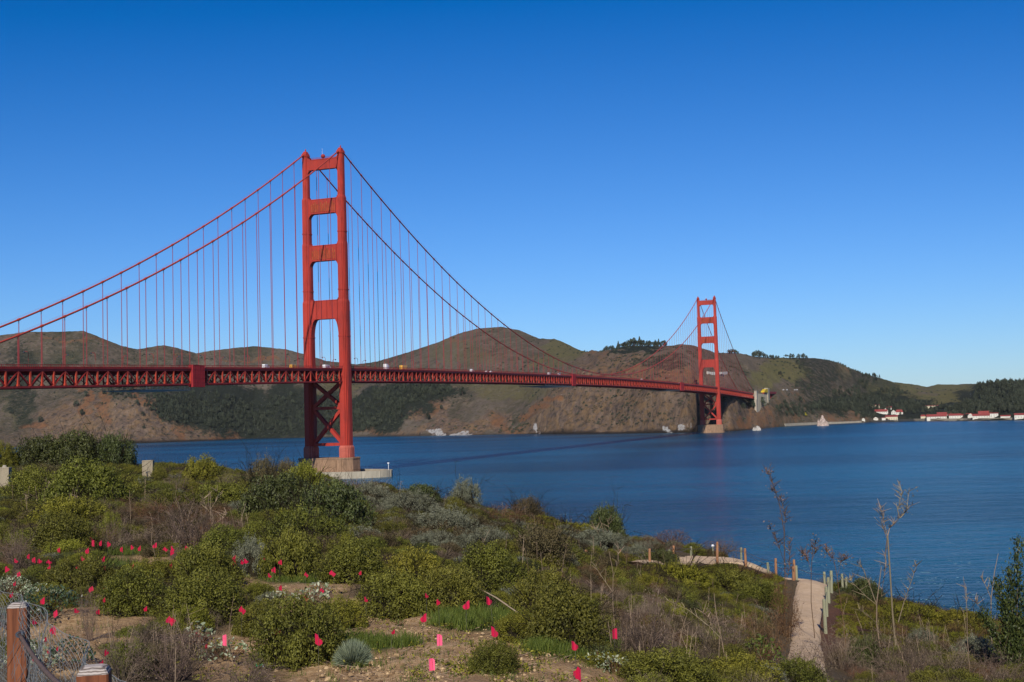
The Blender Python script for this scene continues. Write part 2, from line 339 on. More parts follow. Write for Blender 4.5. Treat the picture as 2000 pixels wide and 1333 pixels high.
scrub = t.ramp(nb, [(.3, (.066, .062, .040)), (.5, (.108, .090, .064)), (.68, (.165, .125, .095))])
nm = t.noise(.035, 6, .78, dist=.5); scrub = t.mix(t.ramp(nm, [(.5, 0.), (.6, .85)]), scrub, (.20, .16, .115)); scrub = t.mix(t.ramp(nm, [(.36, .9), (.46, 0.)]), scrub, (.030, .040, .022))
scrub = t.mix(t.ramp(nf, [(.45, 0.), (.66, .65)]), scrub, (.044, .050, .028))
rk = t.ramp(ns, [(.3, (.060, .048, .040)), (.43, (.135, .098, .078)), (.56, (.22, .155, .108)), (.68, (.31, .23, .16)), (.78, (.46, .38, .30))])
rk = t.mix(t.ramp(nst, [(.46, 0.), (.6, .8)]), rk, (.24, .15, .075))
rk = t.mix(t.ramp(nf, [(.52, 0.), (.64, .6)]), rk, (.05, .042, .030))
def am(name, gain=1.): return t.attr(name).outputs['Fac']
def modulate(name, lo=.0, hi=.4, n=nf, k=2.2, top=1.):
    a = t.n('ShaderNodeMath', operation='MULTIPLY_ADD'); t.l(n, a.inputs[0]); a.inputs[1].default_value = k; b = t.n('ShaderNodeMath', operation='SUBTRACT'); t.l(am(name), b.inputs[0]); b.inputs[1].default_value = .5*k+.5
    t.l(b.outputs[0], a.inputs[2])
    m = t.n('ShaderNodeMapRange', interpolation_type='SMOOTHSTEP'); t.l(a.outputs[0], m.inputs[0]); m.inputs[1].default_value = lo-.25; m.inputs[2].default_value = hi; m.inputs[4].default_value = top
    return m.outputs[0]
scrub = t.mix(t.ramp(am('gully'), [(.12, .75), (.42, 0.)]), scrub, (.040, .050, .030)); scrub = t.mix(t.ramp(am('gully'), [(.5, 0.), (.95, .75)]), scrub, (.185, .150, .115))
col = t.mix(modulate('green', -.35, .3, k=2.4, top=.9), scrub, t.ramp(nf, [(.35, (.10, .10, .035)), (.65, (.22, .20, .08))]))
col = t.mix(modulate('rock', -.35, .15), col, rk)
col = t.mix(modulate('orange', -.05, .6, n=ns, k=3.0, top=.85), col, t.ramp(nf, [(.35, (.17, .08, .038)), (.65, (.36, .17, .075))]))
col = t.mix(modulate('darkv', -.3, .2), col, (.030, .036, .024))
col = t.mix(am('wet'), col, (.028, .022, .018))
col = t.mix(modulate('whit', .2, .5, n=t.noise(.16, 6, .85), k=4.4, top=.9), col, (.55, .53, .50))
t.bump(t.noise(.11, 7, .85), 1., 9.)
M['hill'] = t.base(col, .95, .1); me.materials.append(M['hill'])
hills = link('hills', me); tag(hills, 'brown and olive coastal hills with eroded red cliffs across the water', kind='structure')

# ================================================================== THE BRIDGE
H = 13.72
def zb(u):                                            # bottom chord height
    if u < 0: return 65.08+.0242*u
    if u > 1280: return 65.08-.0242*(u-1280)
    k = u/1280; return 65.08+4.77*4*k*(1-k)
def zcab(u):
    if u < 0: return 225+.608*u+.000447*u*u
    if u > 1280: return zcab(1280-u)
    return 82.4+(225-82.4)*((u-640)/640)**2
U0, U1 = -400., 1623.
bridge = empty('suspension_bridge', (0, 0, 0))
tag(bridge, 'long orange red suspension bridge spanning the blue strait', 'bridge')

def cross(wv, wu):
    a, b = wv/2, wu/2
    q = [(a, .34*b), (.88*a, .34*b), (.88*a, .42*b), (.95*a, .42*b), (.95*a, .62*b), (.78*a, .62*b), (.78*a, .84*b), (.52*a, .84*b), (.52*a, .95*b), (.42*a, .95*b), (.42*a, b)]
    r = q+[(-x, y) for x, y in q[::-1]]+[(-x, -y) for x, y in q]+[(x, -y) for x, y in q[::-1]]
    return r
SEC = [(21.5, 75, 6.7, 9.4), (75, 121, 6.4, 8.8), (121, 161, 5.7, 7.8), (161, 193, 5.2, 6.9), (193, 222, 4.2, 5.3)]
def leg_mesh():
    mb = MB()
    for i, (z0, z1, wv, wu) in enumerate(SEC):
        mb.prism(cross(wv, wu), z0, z1-1.6)
        nv, nu = (SEC[i+1][2:] if i+1 < len(SEC) else (4.0, 5.0))
        mb.prism(cross(wv, wu), z1-1.6, z1, (nv+.15)/wv)
    for zr, wv, wu in ((168, 5.2, 6.9), (128, 5.7, 7.8), (96, 6.4, 8.8)):
        mb.prism(cross(wv+.5, wu+.5), zr-.35, zr+.35)
    return mb.mesh('leg', M['orange'])
def cap_mesh():
    mb = MB()
    mb.prism(cross(4.6, 6.4), 222, 223.2)
    mb.prism([(1.9, 2.9), (-1.9, 2.9), (-1.9, -2.9), (1.9, -2.9)], 223.2, 226, .45)
    mb.tube([(0, 0, 225.8), (0, 0, 226.7), (0, 0, 227.1), (0, 0, 227.9)], [.5, .35, .55, .12], 8)
    return mb.mesh('cable_saddle', M['orange'])
def plinth_mesh():
    mb = MB(); mb.prism(cross(8.4, 11.2), 13.4, 20.2); mb.prism(cross(8.4, 11.2), 20.2, 21.5, .84)
    return mb.mesh('plinth', M['plaster_red'])
def strut_mesh(z0, z1, wd, half, rv0, rz0, rv1, rz1, ribs=0):
    # outline in the v-z plane: fillets below (rv0, rz0) and above (rv1, rz1)
    th = np.linspace(0, PI/2, 7); top = []; bot = []
    for a in th: top.append((-half+rv1*(1-math.cos(a)), z1+rz1*(1-math.sin(a))))
    for a in th[::-1]: top.append((half-rv1*(1-math.cos(a)), z1+rz1*(1-math.sin(a))))
    for a in th: bot.append((half-rv0*(1-math.cos(a)), z0-rz0*(1-math.sin(a))))
    for a in th[::-1]: bot.append((-half+rv0*(1-math.cos(a)), z0-rz0*(1-math.sin(a))))
    vs = np.unique(np.round([p[0] for p in top+bot], 4))
    tv = np.array(top); bv = np.array(bot[::-1]); mb = MB()
    zt = np.interp(vs, tv[:, 0], tv[:, 1]); zl = np.interp(vs, bv[:, 0], bv[:, 1]); n = len(vs)
    F = np.r_[np.c_[vs, np.full(n, -wd/2), zl], np.c_[vs, np.full(n, -wd/2), zt], np.c_[vs, np.full(n, wd/2), zl], np.c_[vs, np.full(n, wd/2), zt]]
    i = np.arange(n-1)
    q = np.concatenate([np.stack([i, i+1, i+1+n, i+n], 1), np.stack([i+2*n, i+3*n, i+1+3*n, i+1+2*n], 1), np.stack([i+n, i+1+n, i+1+3*n, i+3*n], 1), np.stack([i, i+2*n, i+1+2*n, i+1], 1)])
    mb.add(F, q)
    for s in (-1, 1):
        mb.beam((-half+.2, s*wd/2, z0+.3), (half-.2, s*wd/2, z0+.3), .3, .55); mb.beam((-half+.2, s*wd/2, z1-.3), (half-.2, s*wd/2, z1-.3), .3, .55)
    me = mb.mesh('strut', M['orange'])
    rb = MB()
    if ribs:
        for s in (-1, 1):
            for k in range(ribs):
                x = -half+1.6+(2*half-3.2)*(k+.5)/ribs; hgt = (z1-z0)*(.62+.16*((k*7) % 3)/2)
                wr = (2*half-3.2)/ribs*.32
                rb.prism([(wr, 0), (0, .45), (-wr, 0), (0, -.45)], z0+1.2, z0+1.2+hgt*.86, 1., (x, s*(wd/2+.02)))
    return me, rb
P_LEG, P_CAP, P_PL = leg_mesh(), cap_mesh(), plinth_mesh()
h1_, h2_, h3_, h4_ = H-2.1+.1, H-2.6+.1, H-2.85+.1, H-3.2+.1
STR = [(212.2, 219.6, 3.0, h1_, 2.6, 3.2, 2.2, 2.2, 0), (181.3, 191.6, 3.9, h2_, 3.0, 4.0, 1.2, 1.6, 13), (148.4, 159.4, 4.4, h3_, 3.2, 4.6, 1.2, 1.8, 13), (108.2, 121.2, 5.0, h4_, 3.6, 13., 1.0, 1.4, 0)]
P_STR = [strut_mesh(*s) for s in STR]
def tower(u, place):
    tw = empty('tower', (0, u, 0), 0, bridge)
    tag(tw, place)
    for s in (-1, 1):
        for nm, me in (('leg', P_LEG), ('cable_saddle', P_CAP), ('plinth', P_PL)):
            o = link(nm, me, tw); o.location = (s*H, 0, 0)
    for me, rb in P_STR:
        link('strut', me, tw)
        if rb.n: rb.build('relief_panel', M['relief'], tw)
    hb = H-3.1
    for (za, zc) in ((64.5, 48.2), (46.0, 23.5)):
        for s in (-1, 1):
            MB().beam((-s*hb, s*.02, za), (s*hb, s*.02, zc), 3.2, 2.1, (0, 0, 1)).build('cross_brace', M['orange'], tw)
        mb = MB(); mb.box((-1.9, -1.75, (za+zc)/2-1.9), (1.9, 1.75, (za+zc)/2+1.9)); mb.build('gusset_plate', M['orange'], tw)
    for z in (47.1, 22.4):
        mb = MB(); mb.box((-hb, -2., z-1.), (hb, 2., z+1.)); mb.build('horizontal_brace', M['orange'], tw)
    # lattice guard rail, beacon and mast on top
    mb = MB()
    for s in (-1, 1):
        mb.beam((-9.4, s*1.4, 220.7), (9.4, s*1.4, 220.7), .12, .12)
        for k in range(20): mb.beam((-9.4+18.8*k/19, s*1.4, 219.5), (-9.4+18.8*k/19, s*1.4, 220.8), .1, .1)
    mb.build('guard_rail', M['orange_deck'], tw)
    mb = MB(); mb.tube([(0, 0, 219.5), (0, 0, 220.4), (0, 0, 220.6), (0, 0, 221.6), (0, 0, 222.6), (0, 0, 223.0)], [.6, .6, 1.2, 1.6, 1.1, .2], 12)
    mb.build('beacon', M['orange'], tw, smooth=True)
    MB().tube([(-.6, 0, 220), (-.6, 0, 227)], .07, 5).build('antenna', M['car_white'], tw)
    return tw
tower(0, 'near tower, the tallest shape in the photo, standing on its own concrete pier')
tower(1280, 'far tower standing close under the cliffs')

# piers
def stadium(a, b, n=10, r=None):
    r = b if r is None else r
    pts = []
    for k in range(4*n):
        th = 2*PI*k/(4*n); c, s_ = math.cos(th), math.sin(th)
        pts.append((math.copysign(abs(c)**.5, c)*a, math.copysign(abs(s_)**.5, s_)*b))
    return pts
def pier(u, fender):
    mb = MB()
    a, b = 21.0, 10.5
    P8 = [(a, 5), (a-4.5, b), (8.5, b), (8.5, b-.7), (-8.5, b-.7), (-8.5, b), (-a+4.5, b), (-a, 5), (-a, -5), (-a+4.5, -b), (-8.5, -b), (-8.5, -b+.7), (8.5, -b+.7), (8.5, -b), (a-4.5, -b), (a, -5)]
    mb.prism([(x*1.03, y*1.05) for x, y in P8], -6, 2.2); mb.prism(P8, 2.2, 12.6); mb.prism([(x*1.015, y*1.02) for x, y in P8], 12.6, 13.4)
    for s in (-1, 1):
        for x in (-15, -11, 11, 15): mb.beam((x, s*(b+.06), 2.2), (x, s*(b+.06), 12.6), .9, .5, (1, 0, 0))
    o = mb.build('pier', M['concrete'], bridge); o.location = (0, u, 0)
    if fender:
        ring = MB(); n = 64
        ou = np.array([(46.5*math.cos(2*PI*k/n), 23.5*math.sin(2*PI*k/n)) for k in range(n)]); inn = ou*np.array([.925, .86])
        z0, z1 = -6, 4.5
        i = np.arange(n); j = (i+1) % n
        v = np.r_[np.c_[ou, np.full(n, z0)], np.c_[ou, np.full(n, z1)], np.c_[inn, np.full(n, z0)], np.c_[inn, np.full(n, z1)]]
        ring.add(v, np.concatenate([np.stack([i, j, j+n, i+n], 1), np.stack([i+n, j+n, j+3*n, i+3*n], 1), np.stack([j+2*n, i+2*n, i+3*n, j+3*n], 1)]))
        for k in range(0, n, 4):
            x, y = ou[k]*1.002; ring.beam((x, y, -1), (x, y, 4.52), .5, .5)
        fo = ring.build('fender_wall', M['concrete_pale'], o)
        pl = MB(); pl.prism([(43*math.cos(2*PI*k/32), 20.2*math.sin(2*PI*k/32)) for k in range(32)], 1., 2.6); pl.build('fender_deck', M['concrete'], o)
        lt = MB(); lt.tube([(43.4, 3, 4.4), (43.4, 3, 9.2)], .16, 5); lt.box((42.9, 2.5, 8.6), (43.9, 3.5, 9.4)); lt.build('navigation_light', M['car_white'], o)
pier(0, True); pier(1280, False)

# main cables, cable bands
for s in (-1, 1):
    us = np.r_[np.arange(U0, 0, 7.62), np.arange(0, 1280, 7.62), np.arange(1280, U1+1, 7.62)]
    mb = MB(); mb.tube([(s*H, u, zcab(u)) for u in us], .47, 10); mb.build('main_cable', M['cable'], bridge, smooth=True)
    mb = MB()
    for off in (-.8, .8): mb.tube([(s*(H)+off, u, zcab(u)+1.25) for u in us], .03, 3)
    mb.build('hand_rope', M['rope'], bridge)
ND_ = [-.79+15.24*k for k in range(-26, 107)]
band = MB(); band.tube([(0, -.75, 0), (0, .75, 0)], .68, 10); band_me = band.mesh('cable_band', M['cable'])
rp = MB()
for dy in (-.2, .2): rp.tube([(0, dy, 0), (0, dy, 1)], .095, 5, cap=False)
rope_me = rp.mesh('suspender', M['rope'])
bandmb = MB(); sus = []
for s in (1, -1):
    for u in ND_:
        if abs(u) < 8 or abs(u-1280) < 8 or u > 1608: continue
        zt, z0 = zcab(u), zb(u)+7.4
        if zt-z0 < .6: continue
        du = 1.; sl_ = (zcab(u+1)-zcab(u-1))/2
        bandmb.tube([(s*H, u-.75, zt-.75*sl_), (s*H, u+.75, zt+.75*sl_)], .66, 8)
        sus.append((u, s, z0, zt))
bandmb.build('cable_band', M['cable'], bridge)['kind'] = 'stuff'
for u, s, z0, zt in sus:
    o = link('suspender', rope_me, bridge); o.location = (s*H, u, z0); o.scale = (1, 1, zt-z0)

# stiffening truss, roadway
NP = [(-.79+7.62*k) for k in range(-50, 214) if -.79+7.62*k < U1-2]
def strip(name, mat, x0, x1, dz0, dz1, ua=U0, ub=U1, par=bridge):
    us = np.unique(np.r_[np.arange(ua, ub, 30.48), 0 if ua < 0 < ub else ua, 1280 if ub > 1280 else ub, ub]); mb = MB(); n = len(us)
    zz = np.array([zb(u) for u in us])
    v = np.concatenate([np.c_[np.full(n, x), us, zz+d] for x, d in ((x0, dz0), (x1, dz0), (x1, dz1), (x0, dz1))])
    i = np.arange(n-1); q = [np.stack([i+a*n, i+b*n, i+1+b*n, i+1+a*n], 1) for a, b in ((0, 1), (1, 2), (2, 3), (3, 0))]
    mb.add(v, np.concatenate(q)); mb.add(v[[0, n, 2*n, 3*n]], [(0, 3, 2, 1)]); mb.add(v[[n-1, 2*n-1, 3*n-1, 4*n-1]], [(0, 1, 2, 3)])
    return mb.build(name, mat, par)
for s in (1, -1):
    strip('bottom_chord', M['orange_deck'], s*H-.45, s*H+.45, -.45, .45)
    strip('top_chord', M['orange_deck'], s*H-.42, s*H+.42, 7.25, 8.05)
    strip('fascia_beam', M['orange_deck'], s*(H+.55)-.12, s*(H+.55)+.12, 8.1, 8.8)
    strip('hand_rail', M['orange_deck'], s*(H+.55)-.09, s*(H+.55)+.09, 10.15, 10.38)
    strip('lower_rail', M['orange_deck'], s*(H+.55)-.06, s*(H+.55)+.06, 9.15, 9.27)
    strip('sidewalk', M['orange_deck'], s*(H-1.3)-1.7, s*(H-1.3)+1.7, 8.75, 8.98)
    mb = MB()
    for u in np.arange(U0, U1, 1.27):
        big = (int(round((u-U0)/1.27)) % 6 == 0)
        d = .17 if big else .055; z0 = zb(u)
        mb.box((s*(H+.55)-.09, u-d, z0+8.8), (s*(H+.55)+.09, u+d, z0+10.2))
    mb.build('railing_picket', M['orange_deck'], bridge)['kind'] = 'stuff'
road = strip('roadway', M['asphalt'], -H+2.7, H-2.7, 8.3, 8.86)
def panel_parts(s):
    out = []
    for u in NP:
        k = int(round((u+.79)/7.62)); peak = (k % 2 == 0)
        out.append(('post', u, (0, u, zb(u)+.4), (0, u, zb(u)+7.3)))
        a, b = ((.4, 7.3) if not peak else (7.3, .4))
        if u+7.62 < U1: out.append(('diag', u, (0, u, zb(u)+a), (0, u+7.62, zb(u+7.62)+b)))
    return out
E_ = panel_parts(1)
posts = [p for p in E_ if p[0] == 'post']; diags = [p for p in E_ if p[0] == 'diag']
pm = MB(); pm.box((-.34, -.42, 0), (.34, .42, 1)); pm.box((-.5, -.6, 0), (.5, .6, .13)); post_me = pm.mesh('truss_post', M['orange_post'])
for kd, u, a, b in posts:
    o = link('truss_post', post_me, bridge); o.location = (H, u, a[2]); o.scale = (1, 1, b[2]-a[2])
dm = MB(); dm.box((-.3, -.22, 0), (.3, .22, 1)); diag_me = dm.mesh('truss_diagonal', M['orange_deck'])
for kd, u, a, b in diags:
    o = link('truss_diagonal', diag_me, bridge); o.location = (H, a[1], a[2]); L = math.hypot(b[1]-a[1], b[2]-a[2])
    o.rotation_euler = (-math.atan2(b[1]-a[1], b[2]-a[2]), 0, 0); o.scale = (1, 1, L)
mb = MB()
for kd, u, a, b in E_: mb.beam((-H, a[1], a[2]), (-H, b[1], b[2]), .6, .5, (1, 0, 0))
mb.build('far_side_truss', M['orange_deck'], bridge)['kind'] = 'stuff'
mb = MB()
for u in NP:
    z = zb(u); mb.box((-H+.4, u-.22, z+6.1), (H-.4, u+.22, z+7.9)); mb.box((-H+.4, u-.18, z-.3), (H-.4, u+.18, z+.3))
    mb.beam((-H+.5, u, z+6.2), (-4, u, z+.2), .3, .3); mb.beam((H-.5, u, z+6.2), (4, u, z+.2), .3, .3)
mb.build('floor_beam', M['orange_deck'], bridge)['kind'] = 'stuff'

# things fixed to the truss: tarpaulin boxes, traveller gantries
def u_at(px, v=H, z=74.):
    us = np.linspace(-330, 1700, 20000); q = proj(np.c_[np.full(20000, v), us, np.full(20000, z)])[:, 0]
    return float(us[np.argmin(abs(q-px))])
def wrap(x0, x1, place):
    ua, ub = u_at(x0), u_at(x1); z = zb(ua); mb = MB()
    mb.box((H-1.2, ua, z-1.6), (H+1.6, ub, z+10.6))
    n = max(2, int((ub-ua)/1.4))
    for k in range(n+1): mb.box((H+1.6, ua+(ub-ua)*k/n-.05, z-1.6), (H+1.68, ua+(ub-ua)*k/n+.05, z+10.6))
    for k in range(6): mb.box((H+1.6, ua, z-1.5+k*2.35), (H+1.7, ub, z-1.38+k*2.35))
    tag(mb.build('work_enclosure', M['wrap'], bridge), place)
wrap(372, 394.5, 'dark red covered work enclosure on the side of the truss'); wrap(1116, 1122, None); wrap(1328, 1334, None)
def gantry(x0, x1):
    ua, ub = u_at(x0), u_at(x1); z = zb(ua)-2.6; mb = MB()
    mb.box((-H, ua, z), (H+.6, ub, z+.4)); mb.box((-H, ua, z+1.3), (H+.6, ua+.2, z+1.5))
    n = 8
    for k in range(n+1):
        u = ua+(ub-ua)*k/n; mb.box((H+.5, u-.1, z), (H+.7, u+.1, z+1.9)); mb.box((-H-.1, u-.1, z), (-H+.1, u+.1, z+1.9))
    mb.box((H+.5, ua, z+1.1), (H+.7, ub, z+1.25))
    mb.build('maintenance_gantry', M['car_dark'], bridge)
gantry(284, 368); gantry(1064, 1115); gantry(1300, 1326)

# north anchorage: concrete pylon walls and the red viaduct leg behind
mb = MB(); mb.box((14.9, 1623, 24), (19.5, 1640, 70)); mb.box((14.6, 1622.5, 70), (20, 1640.5, 71.5)); mb.box((15.4, 1616.5, 20), (19.2, 1622.9, 54))
mb.box((-21.5, 1623, 24), (-14.9, 1640, 73))
mb.build('pylon', M['pylon'], bridge)
mb = MB(); mb.box((15.4, 1640.2, 26), (20.2, 1742, 66)); mb.box((15.1, 1742.2, 26), (22.2, 1762, 78)); mb.box((-20, 1640.2, 26), (-15.4, 1762, 66))
for u in np.arange(1650, 1740, 12): mb.box((20.2, u, 30), (20.7, u+1.4, 66))
mb.build('anchorage_wall', M['concrete_pale'], bridge)
mb = MB(); mb.box((-13, 1640.3, 60), (15, 1900, 66.5)); mb.build('approach_deck', M['concrete_pale'], bridge)
mb = MB()
for s in (0, 1):
    for v in (10.5, 19.5): mb.beam((v, 1790+s*16, 20), (v, 1790+s*16, 68), 1.6, 1.6, (1, 0, 0))
    for z in (30, 42, 54): mb.beam((10.5, 1790+s*16, z), (19.5, 1790+s*16, z+12), .8, .8); mb.beam((19.5, 1790+s*16, z), (10.5, 1790+s*16, z+12), .8, .8)
for z in (30, 42, 54, 66): mb.beam((19.5, 1790, z), (19.5, 1806, z), .8, .8)
mb.box((8, 1762.3, 66.6), (22, 1860, 71)); mb.build('viaduct_leg', M['orange_deck'], bridge)
mb = MB(); mb.add([(15, 1700, 71), (22, 1700, 71), (22, 1722, 75.5), (15, 1722, 75.5), (15, 1740, 76), (22, 1740, 76), (22, 1756, 72), (15, 1756, 72), (15, 1700, 69), (22, 1700, 69), (22, 1756, 69), (15, 1756, 69)],
   [(0, 1, 2, 3), (3, 2, 5, 4), (4, 5, 6, 7), (0, 8, 9, 1), (7, 6, 10, 11)]); mb.add([(22, 1700, 69), (22, 1756, 69), (22, 1756, 72), (22, 1740, 76), (22, 1722, 75.5), (22, 1700, 71)], [(0, 1, 2, 3), (0, 3, 4, 5)])
tag(mb.build('netting_cover', M['yellow'], bridge), 'yellow cover on top of the far concrete wall')

# street lamps along the roadway
ORD = ['first', 'second', 'third', 'fourth', 'fifth', 'sixth', 'seventh', 'eighth', 'ninth', 'tenth', 'eleventh', 'twelfth', 'thirteenth', 'fourteenth', 'fifteenth', 'sixteenth', 'seventeenth', 'eighteenth', 'nineteenth', 'twentieth']
def ordn(i):
    if i < 20: return ORD[i]
    tens = ['', '', 'twenty', 'thirty', 'forty', 'fifty', 'sixty'][(i+1)//10]; r = (i+1) % 10
    return tens+'-'+ORD[r-1] if r else {'twenty': 'twentieth', 'thirty': 'thirtieth', 'forty': 'fortieth', 'fifty': 'fiftieth', 'sixty': 'sixtieth'}[tens]
lp = MB(); lp.tube([(0, 0, 0), (0, 0, 1), (0, 0, 1.1), (0, 0, 6.3), (-.3, 0, 7.1), (-1.0, 0, 7.5), (-2.0, 0, 7.45)], [.3, .28, .17, .14, .12, .11, .1], 8)
lamp_pole = lp.mesh('pole', M['orange_deck'])
lh = MB(); lh.tube([(-2.4, 0, 7.6), (-2.4, 0, 7.35), (-2.4, 0, 7.0), (-2.4, 0, 6.7)], [.15, .5, .42, .1], 8); lamp_head = lh.mesh('lamp_head', M['car_dark'])
def lamp(u, s, label, group):
    r = empty('street_lamp', (s*(H-2.9), u, zb(u)+8.98), 0 if s > 0 else PI)
    tag(r, label, 'lamp post', group); link('pole', lamp_pole, r); link('lamp_head', lamp_head, r)
us_l = [u for u in [-296+45.72*k for k in range(0, 42)] if abs(u) > 9 and abs(u-1280) > 9]
for s, side in ((1, 'near'), (-1, 'far')):
    seg = {'side': [], 'main': [], 'end': []}
    for u in us_l:
        u2 = u+(0 if s > 0 else 3.); seg['side' if u2 < 0 else 'main' if u2 < 1280 else 'end'].append(u2)
    for key, txt in (('side', 'left of the near tower'), ('main', 'between the two towers'), ('end', 'right of the far tower')):
        L = seg[key]
        for i, u in enumerate(L):
            lamp(u, s, f'{ordn(i)} lamp post from left on {side} side of the deck {txt}', 'lamp posts along the bridge roadway')

# vehicles on the bridge
def vehicle(name, u, v, L, W, Ht, mat, label, cat, boxy=True, z=None, rz=0, x=None):
    zz = zb(u)+8.87 if z is None else z
    r = empty(name, (v if x is None else x, u, zz), rz); tag(r, label, cat)
    mb = MB()
    if boxy:
        mb.box((-W/2, -L/2, .45), (W/2, L/2-1.7, Ht)); mb.prism([(W/2*.96, .85), (-W/2*.96, .85), (-W/2*.96, -.85), (W/2*.96, -.85)], .45, Ht*.72, .93, (0, L/2-.8))
    else:
        mb.box((-W/2, -L/2, .35), (W/2, L/2, .85)); mb.prism([(W/2*.94, L*.3), (-W/2*.94, L*.3), (-W/2*.94, -L*.3), (W/2*.94, -L*.3)], .86, Ht, .8, (0, -.2))
    mb.build('body', mat, r)
    wn = MB(); wn.box((-W/2*.985, L/2-1.25 if boxy else -L*.22, Ht*.45 if boxy else 1.), (W/2*.985, L/2-.5 if boxy else L*.18, Ht*.62 if boxy else Ht*.9)); wn.build('window', M['window'], r)
    for sx in (-1, 1):
        for sy in (-1, 1):
            wm = MB(); wm.tube([(sx*W/2-.12, sy*L*.3, .35), (sx*W/2+.06, sy*L*.3, .35)], .35, 10); wm.build('wheel', M['tyre'], r)
    return r
vehicle('delivery_truck', u_at(638, 8), 8, 7.5, 2.3, 2.5, M['car_white'], 'long white truck crossing behind the near tower legs', 'truck')
vehicle('box_truck', u_at(755, 8), 8, 5, 2.3, 4.2, M['car_white'], 'tall white box truck on the deck just right of the near tower', 'truck')
vehicle('construction_truck', u_at(789, 8), 8, 10, 2.5, 3.6, M['car_yellow'], 'orange yellow work truck on the deck right of the near tower', 'truck')
vehicle('maintenance_truck', u_at(573, 8), 8, 6, 2.3, 2.4, M['car_yellow'], 'small yellow truck on the deck just left of the near tower', 'truck')
for px, nm, lab in ((519, 'white_van', 'white van on the deck between the covered enclosure and the near tower'), (922, 'white_van', 'white van on the deck right of the orange yellow truck'), (951, 'white_car', 'white car on the deck at the middle of the green hill'), (959, 'white_car', 'white car just behind another white car on the middle of the deck'), (1073, 'white_van', 'white van on the deck left of the small gantry enclosure'), (1093, 'white_bus', 'white bus on the deck just left of the middle enclosure'), (1254, 'white_van', 'white van on the deck near the foot of the main cable'), (1328, 'white_van', 'white van on the deck nearing the far tower')):
    vehicle(nm, u_at(px, 8), 8, 4.4 if 'car' in nm else 5.2, 1.9, 1.6 if 'car' in nm else 2.5, M['car_white'], lab, 'car' if 'car' in nm else 'bus' if 'bus' in nm else 'van', 'car' not in nm)

# ================================================================== FAR SHORE: buildings, road, rocks, trees
def yaw_to_cam(p): return math.atan2(CAM[1]-p[1], CAM[0]-p[0])+PI/2
def house(name, x0, x1, row, wall, roofh, label, cat='building', matw='white', hip=False, depth=None, windows=True, gable=False, lift=0):
    p = hillhit((x0+x1)/2, row); d = (p-CAM)@FV; mpp = d/FP
    wdt = (x1-x0)*mpp; wh = wall*mpp; rh = roofh*mpp; dp = depth or min(14, max(8, wdt*.5))
    r = empty(name, (p[0], p[1], p[2]), yaw_to_cam(p)); tag(r, label, cat, None)
    hw = wdt/2
    mb = MB(); mb.box((-hw, 0, -6), (hw, dp, wh)); mb.build('wall', M[matw], r)
    rf = MB(); e = .7
    if gable:   # gable end faces the water
        v = [(-hw-e, -e, wh), (hw+e, -e, wh), (hw+e, dp+e, wh), (-hw-e, dp+e, wh), (0, -e, wh+rh), (0, dp+e, wh+rh)]
        rf.add(v, [(0, 3, 5, 4), (1, 4, 5, 2), (0, 1, 2, 3)], None)
        gb = MB(); gb.add([(-hw, .05, wh), (hw, .05, wh), (0, .05, wh+rh*.93), (-hw, .4, wh), (hw, .4, wh), (0, .4, wh+rh*.93)], [(0, 3, 4, 1)], [(0, 1, 2), (3, 5, 4)]); gb.build('gable', M[matw], r)
    else:
        k = min(hw*.35, dp*.4) if hip else 0
        v = [(-hw-e, -e, wh), (hw+e, -e, wh), (hw+e, dp+e, wh), (-hw-e, dp+e, wh), (-hw-e+k, dp/2, wh+rh), (hw+e-k, dp/2, wh+rh)]
        rf.add(v, [(0, 1, 5, 4), (2, 3, 4, 5), (0, 3, 2, 1)], [(0, 4, 3), (1, 2, 5)])
    rf.build('roof', M['roof'], r)
    if windows and wh > 3:
        wm = MB(); wm.box((-.55, -.12, 0), (.55, .02, 1.3)); wme = wm.mesh('window', M['window'])
        n = max(2, int(wdt/4.5)); fl = 2 if wh > 7.5 else 1
        for f_ in range(fl):
            for k in range(n):
                o = link('window', wme, r); o.location = (-hw+wdt*(k+.5)/n, 0, 1.2+f_*3.2 if fl > 1 else wh*.38)
    return r
house('gabled_house', 1709, 1732, 808.5, 4, 4.5, 'white house with long red roof and gable, upper left of the village', cat='house')
house('gabled_house', 1724, 1733, 808, 6, 4.5, 'white gable wing at the right end of the upper left red roofed house', gable=True, cat='house')
house('gabled_house', 1739, 1748, 809.5, 4.5, 4, 'small white gabled house beside the upper right red roofed house', gable=True, cat='house')
house('gabled_house', 1748, 1762, 810, 4.5, 5, 'white house with hipped red roof, right of the small gabled one', hip=True, cat='house')
house('boat_house', 1729, 1752, 822, 7.5, 3, 'cream boathouse with a plain front and red roof by the wharf', matw='cream')
house('boat_shed', 1721, 1728, 822, 5.5, 1, 'small white flat topped shed left of the cream boathouse', windows=False)
house('gabled_cottage', 1704, 1713, 821.5, 4, 3, 'small white gabled cottage at the left end of the village', gable=True, windows=False, cat='house')
house('gabled_cottage', 1683, 1689, 823, 4, 2.5, 'tiny white cottage at the foot of the brown slope', gable=True, windows=False, cat='house')
house('hill_villa', 1730, 1740, 799.5, 3, 2, 'white villa half hidden in the trees above the red roofs', matw='white', windows=False, cat='house')
house('hill_villa', 1697, 1718, 797, 5, 1, 'pale row of houses among dark trees at the upper left of the village', matw='cream', cat='house')
house('hill_villa', 1808, 1832, 797, 4, 1, 'pale house seen through the trees in the middle of the far shore', matw='cream', cat='house')
house('square_kiosk', 1797, 1806, 818, 4.5, 3, 'small white pavilion with pyramid roof at the left of the long red roofs', hip=True, windows=False, matw='cream')
house('long_barrack', 1809, 1846, 817.5, 3.5, 4.5, 'leftmost long low white building with red roof, right of the pavilion')
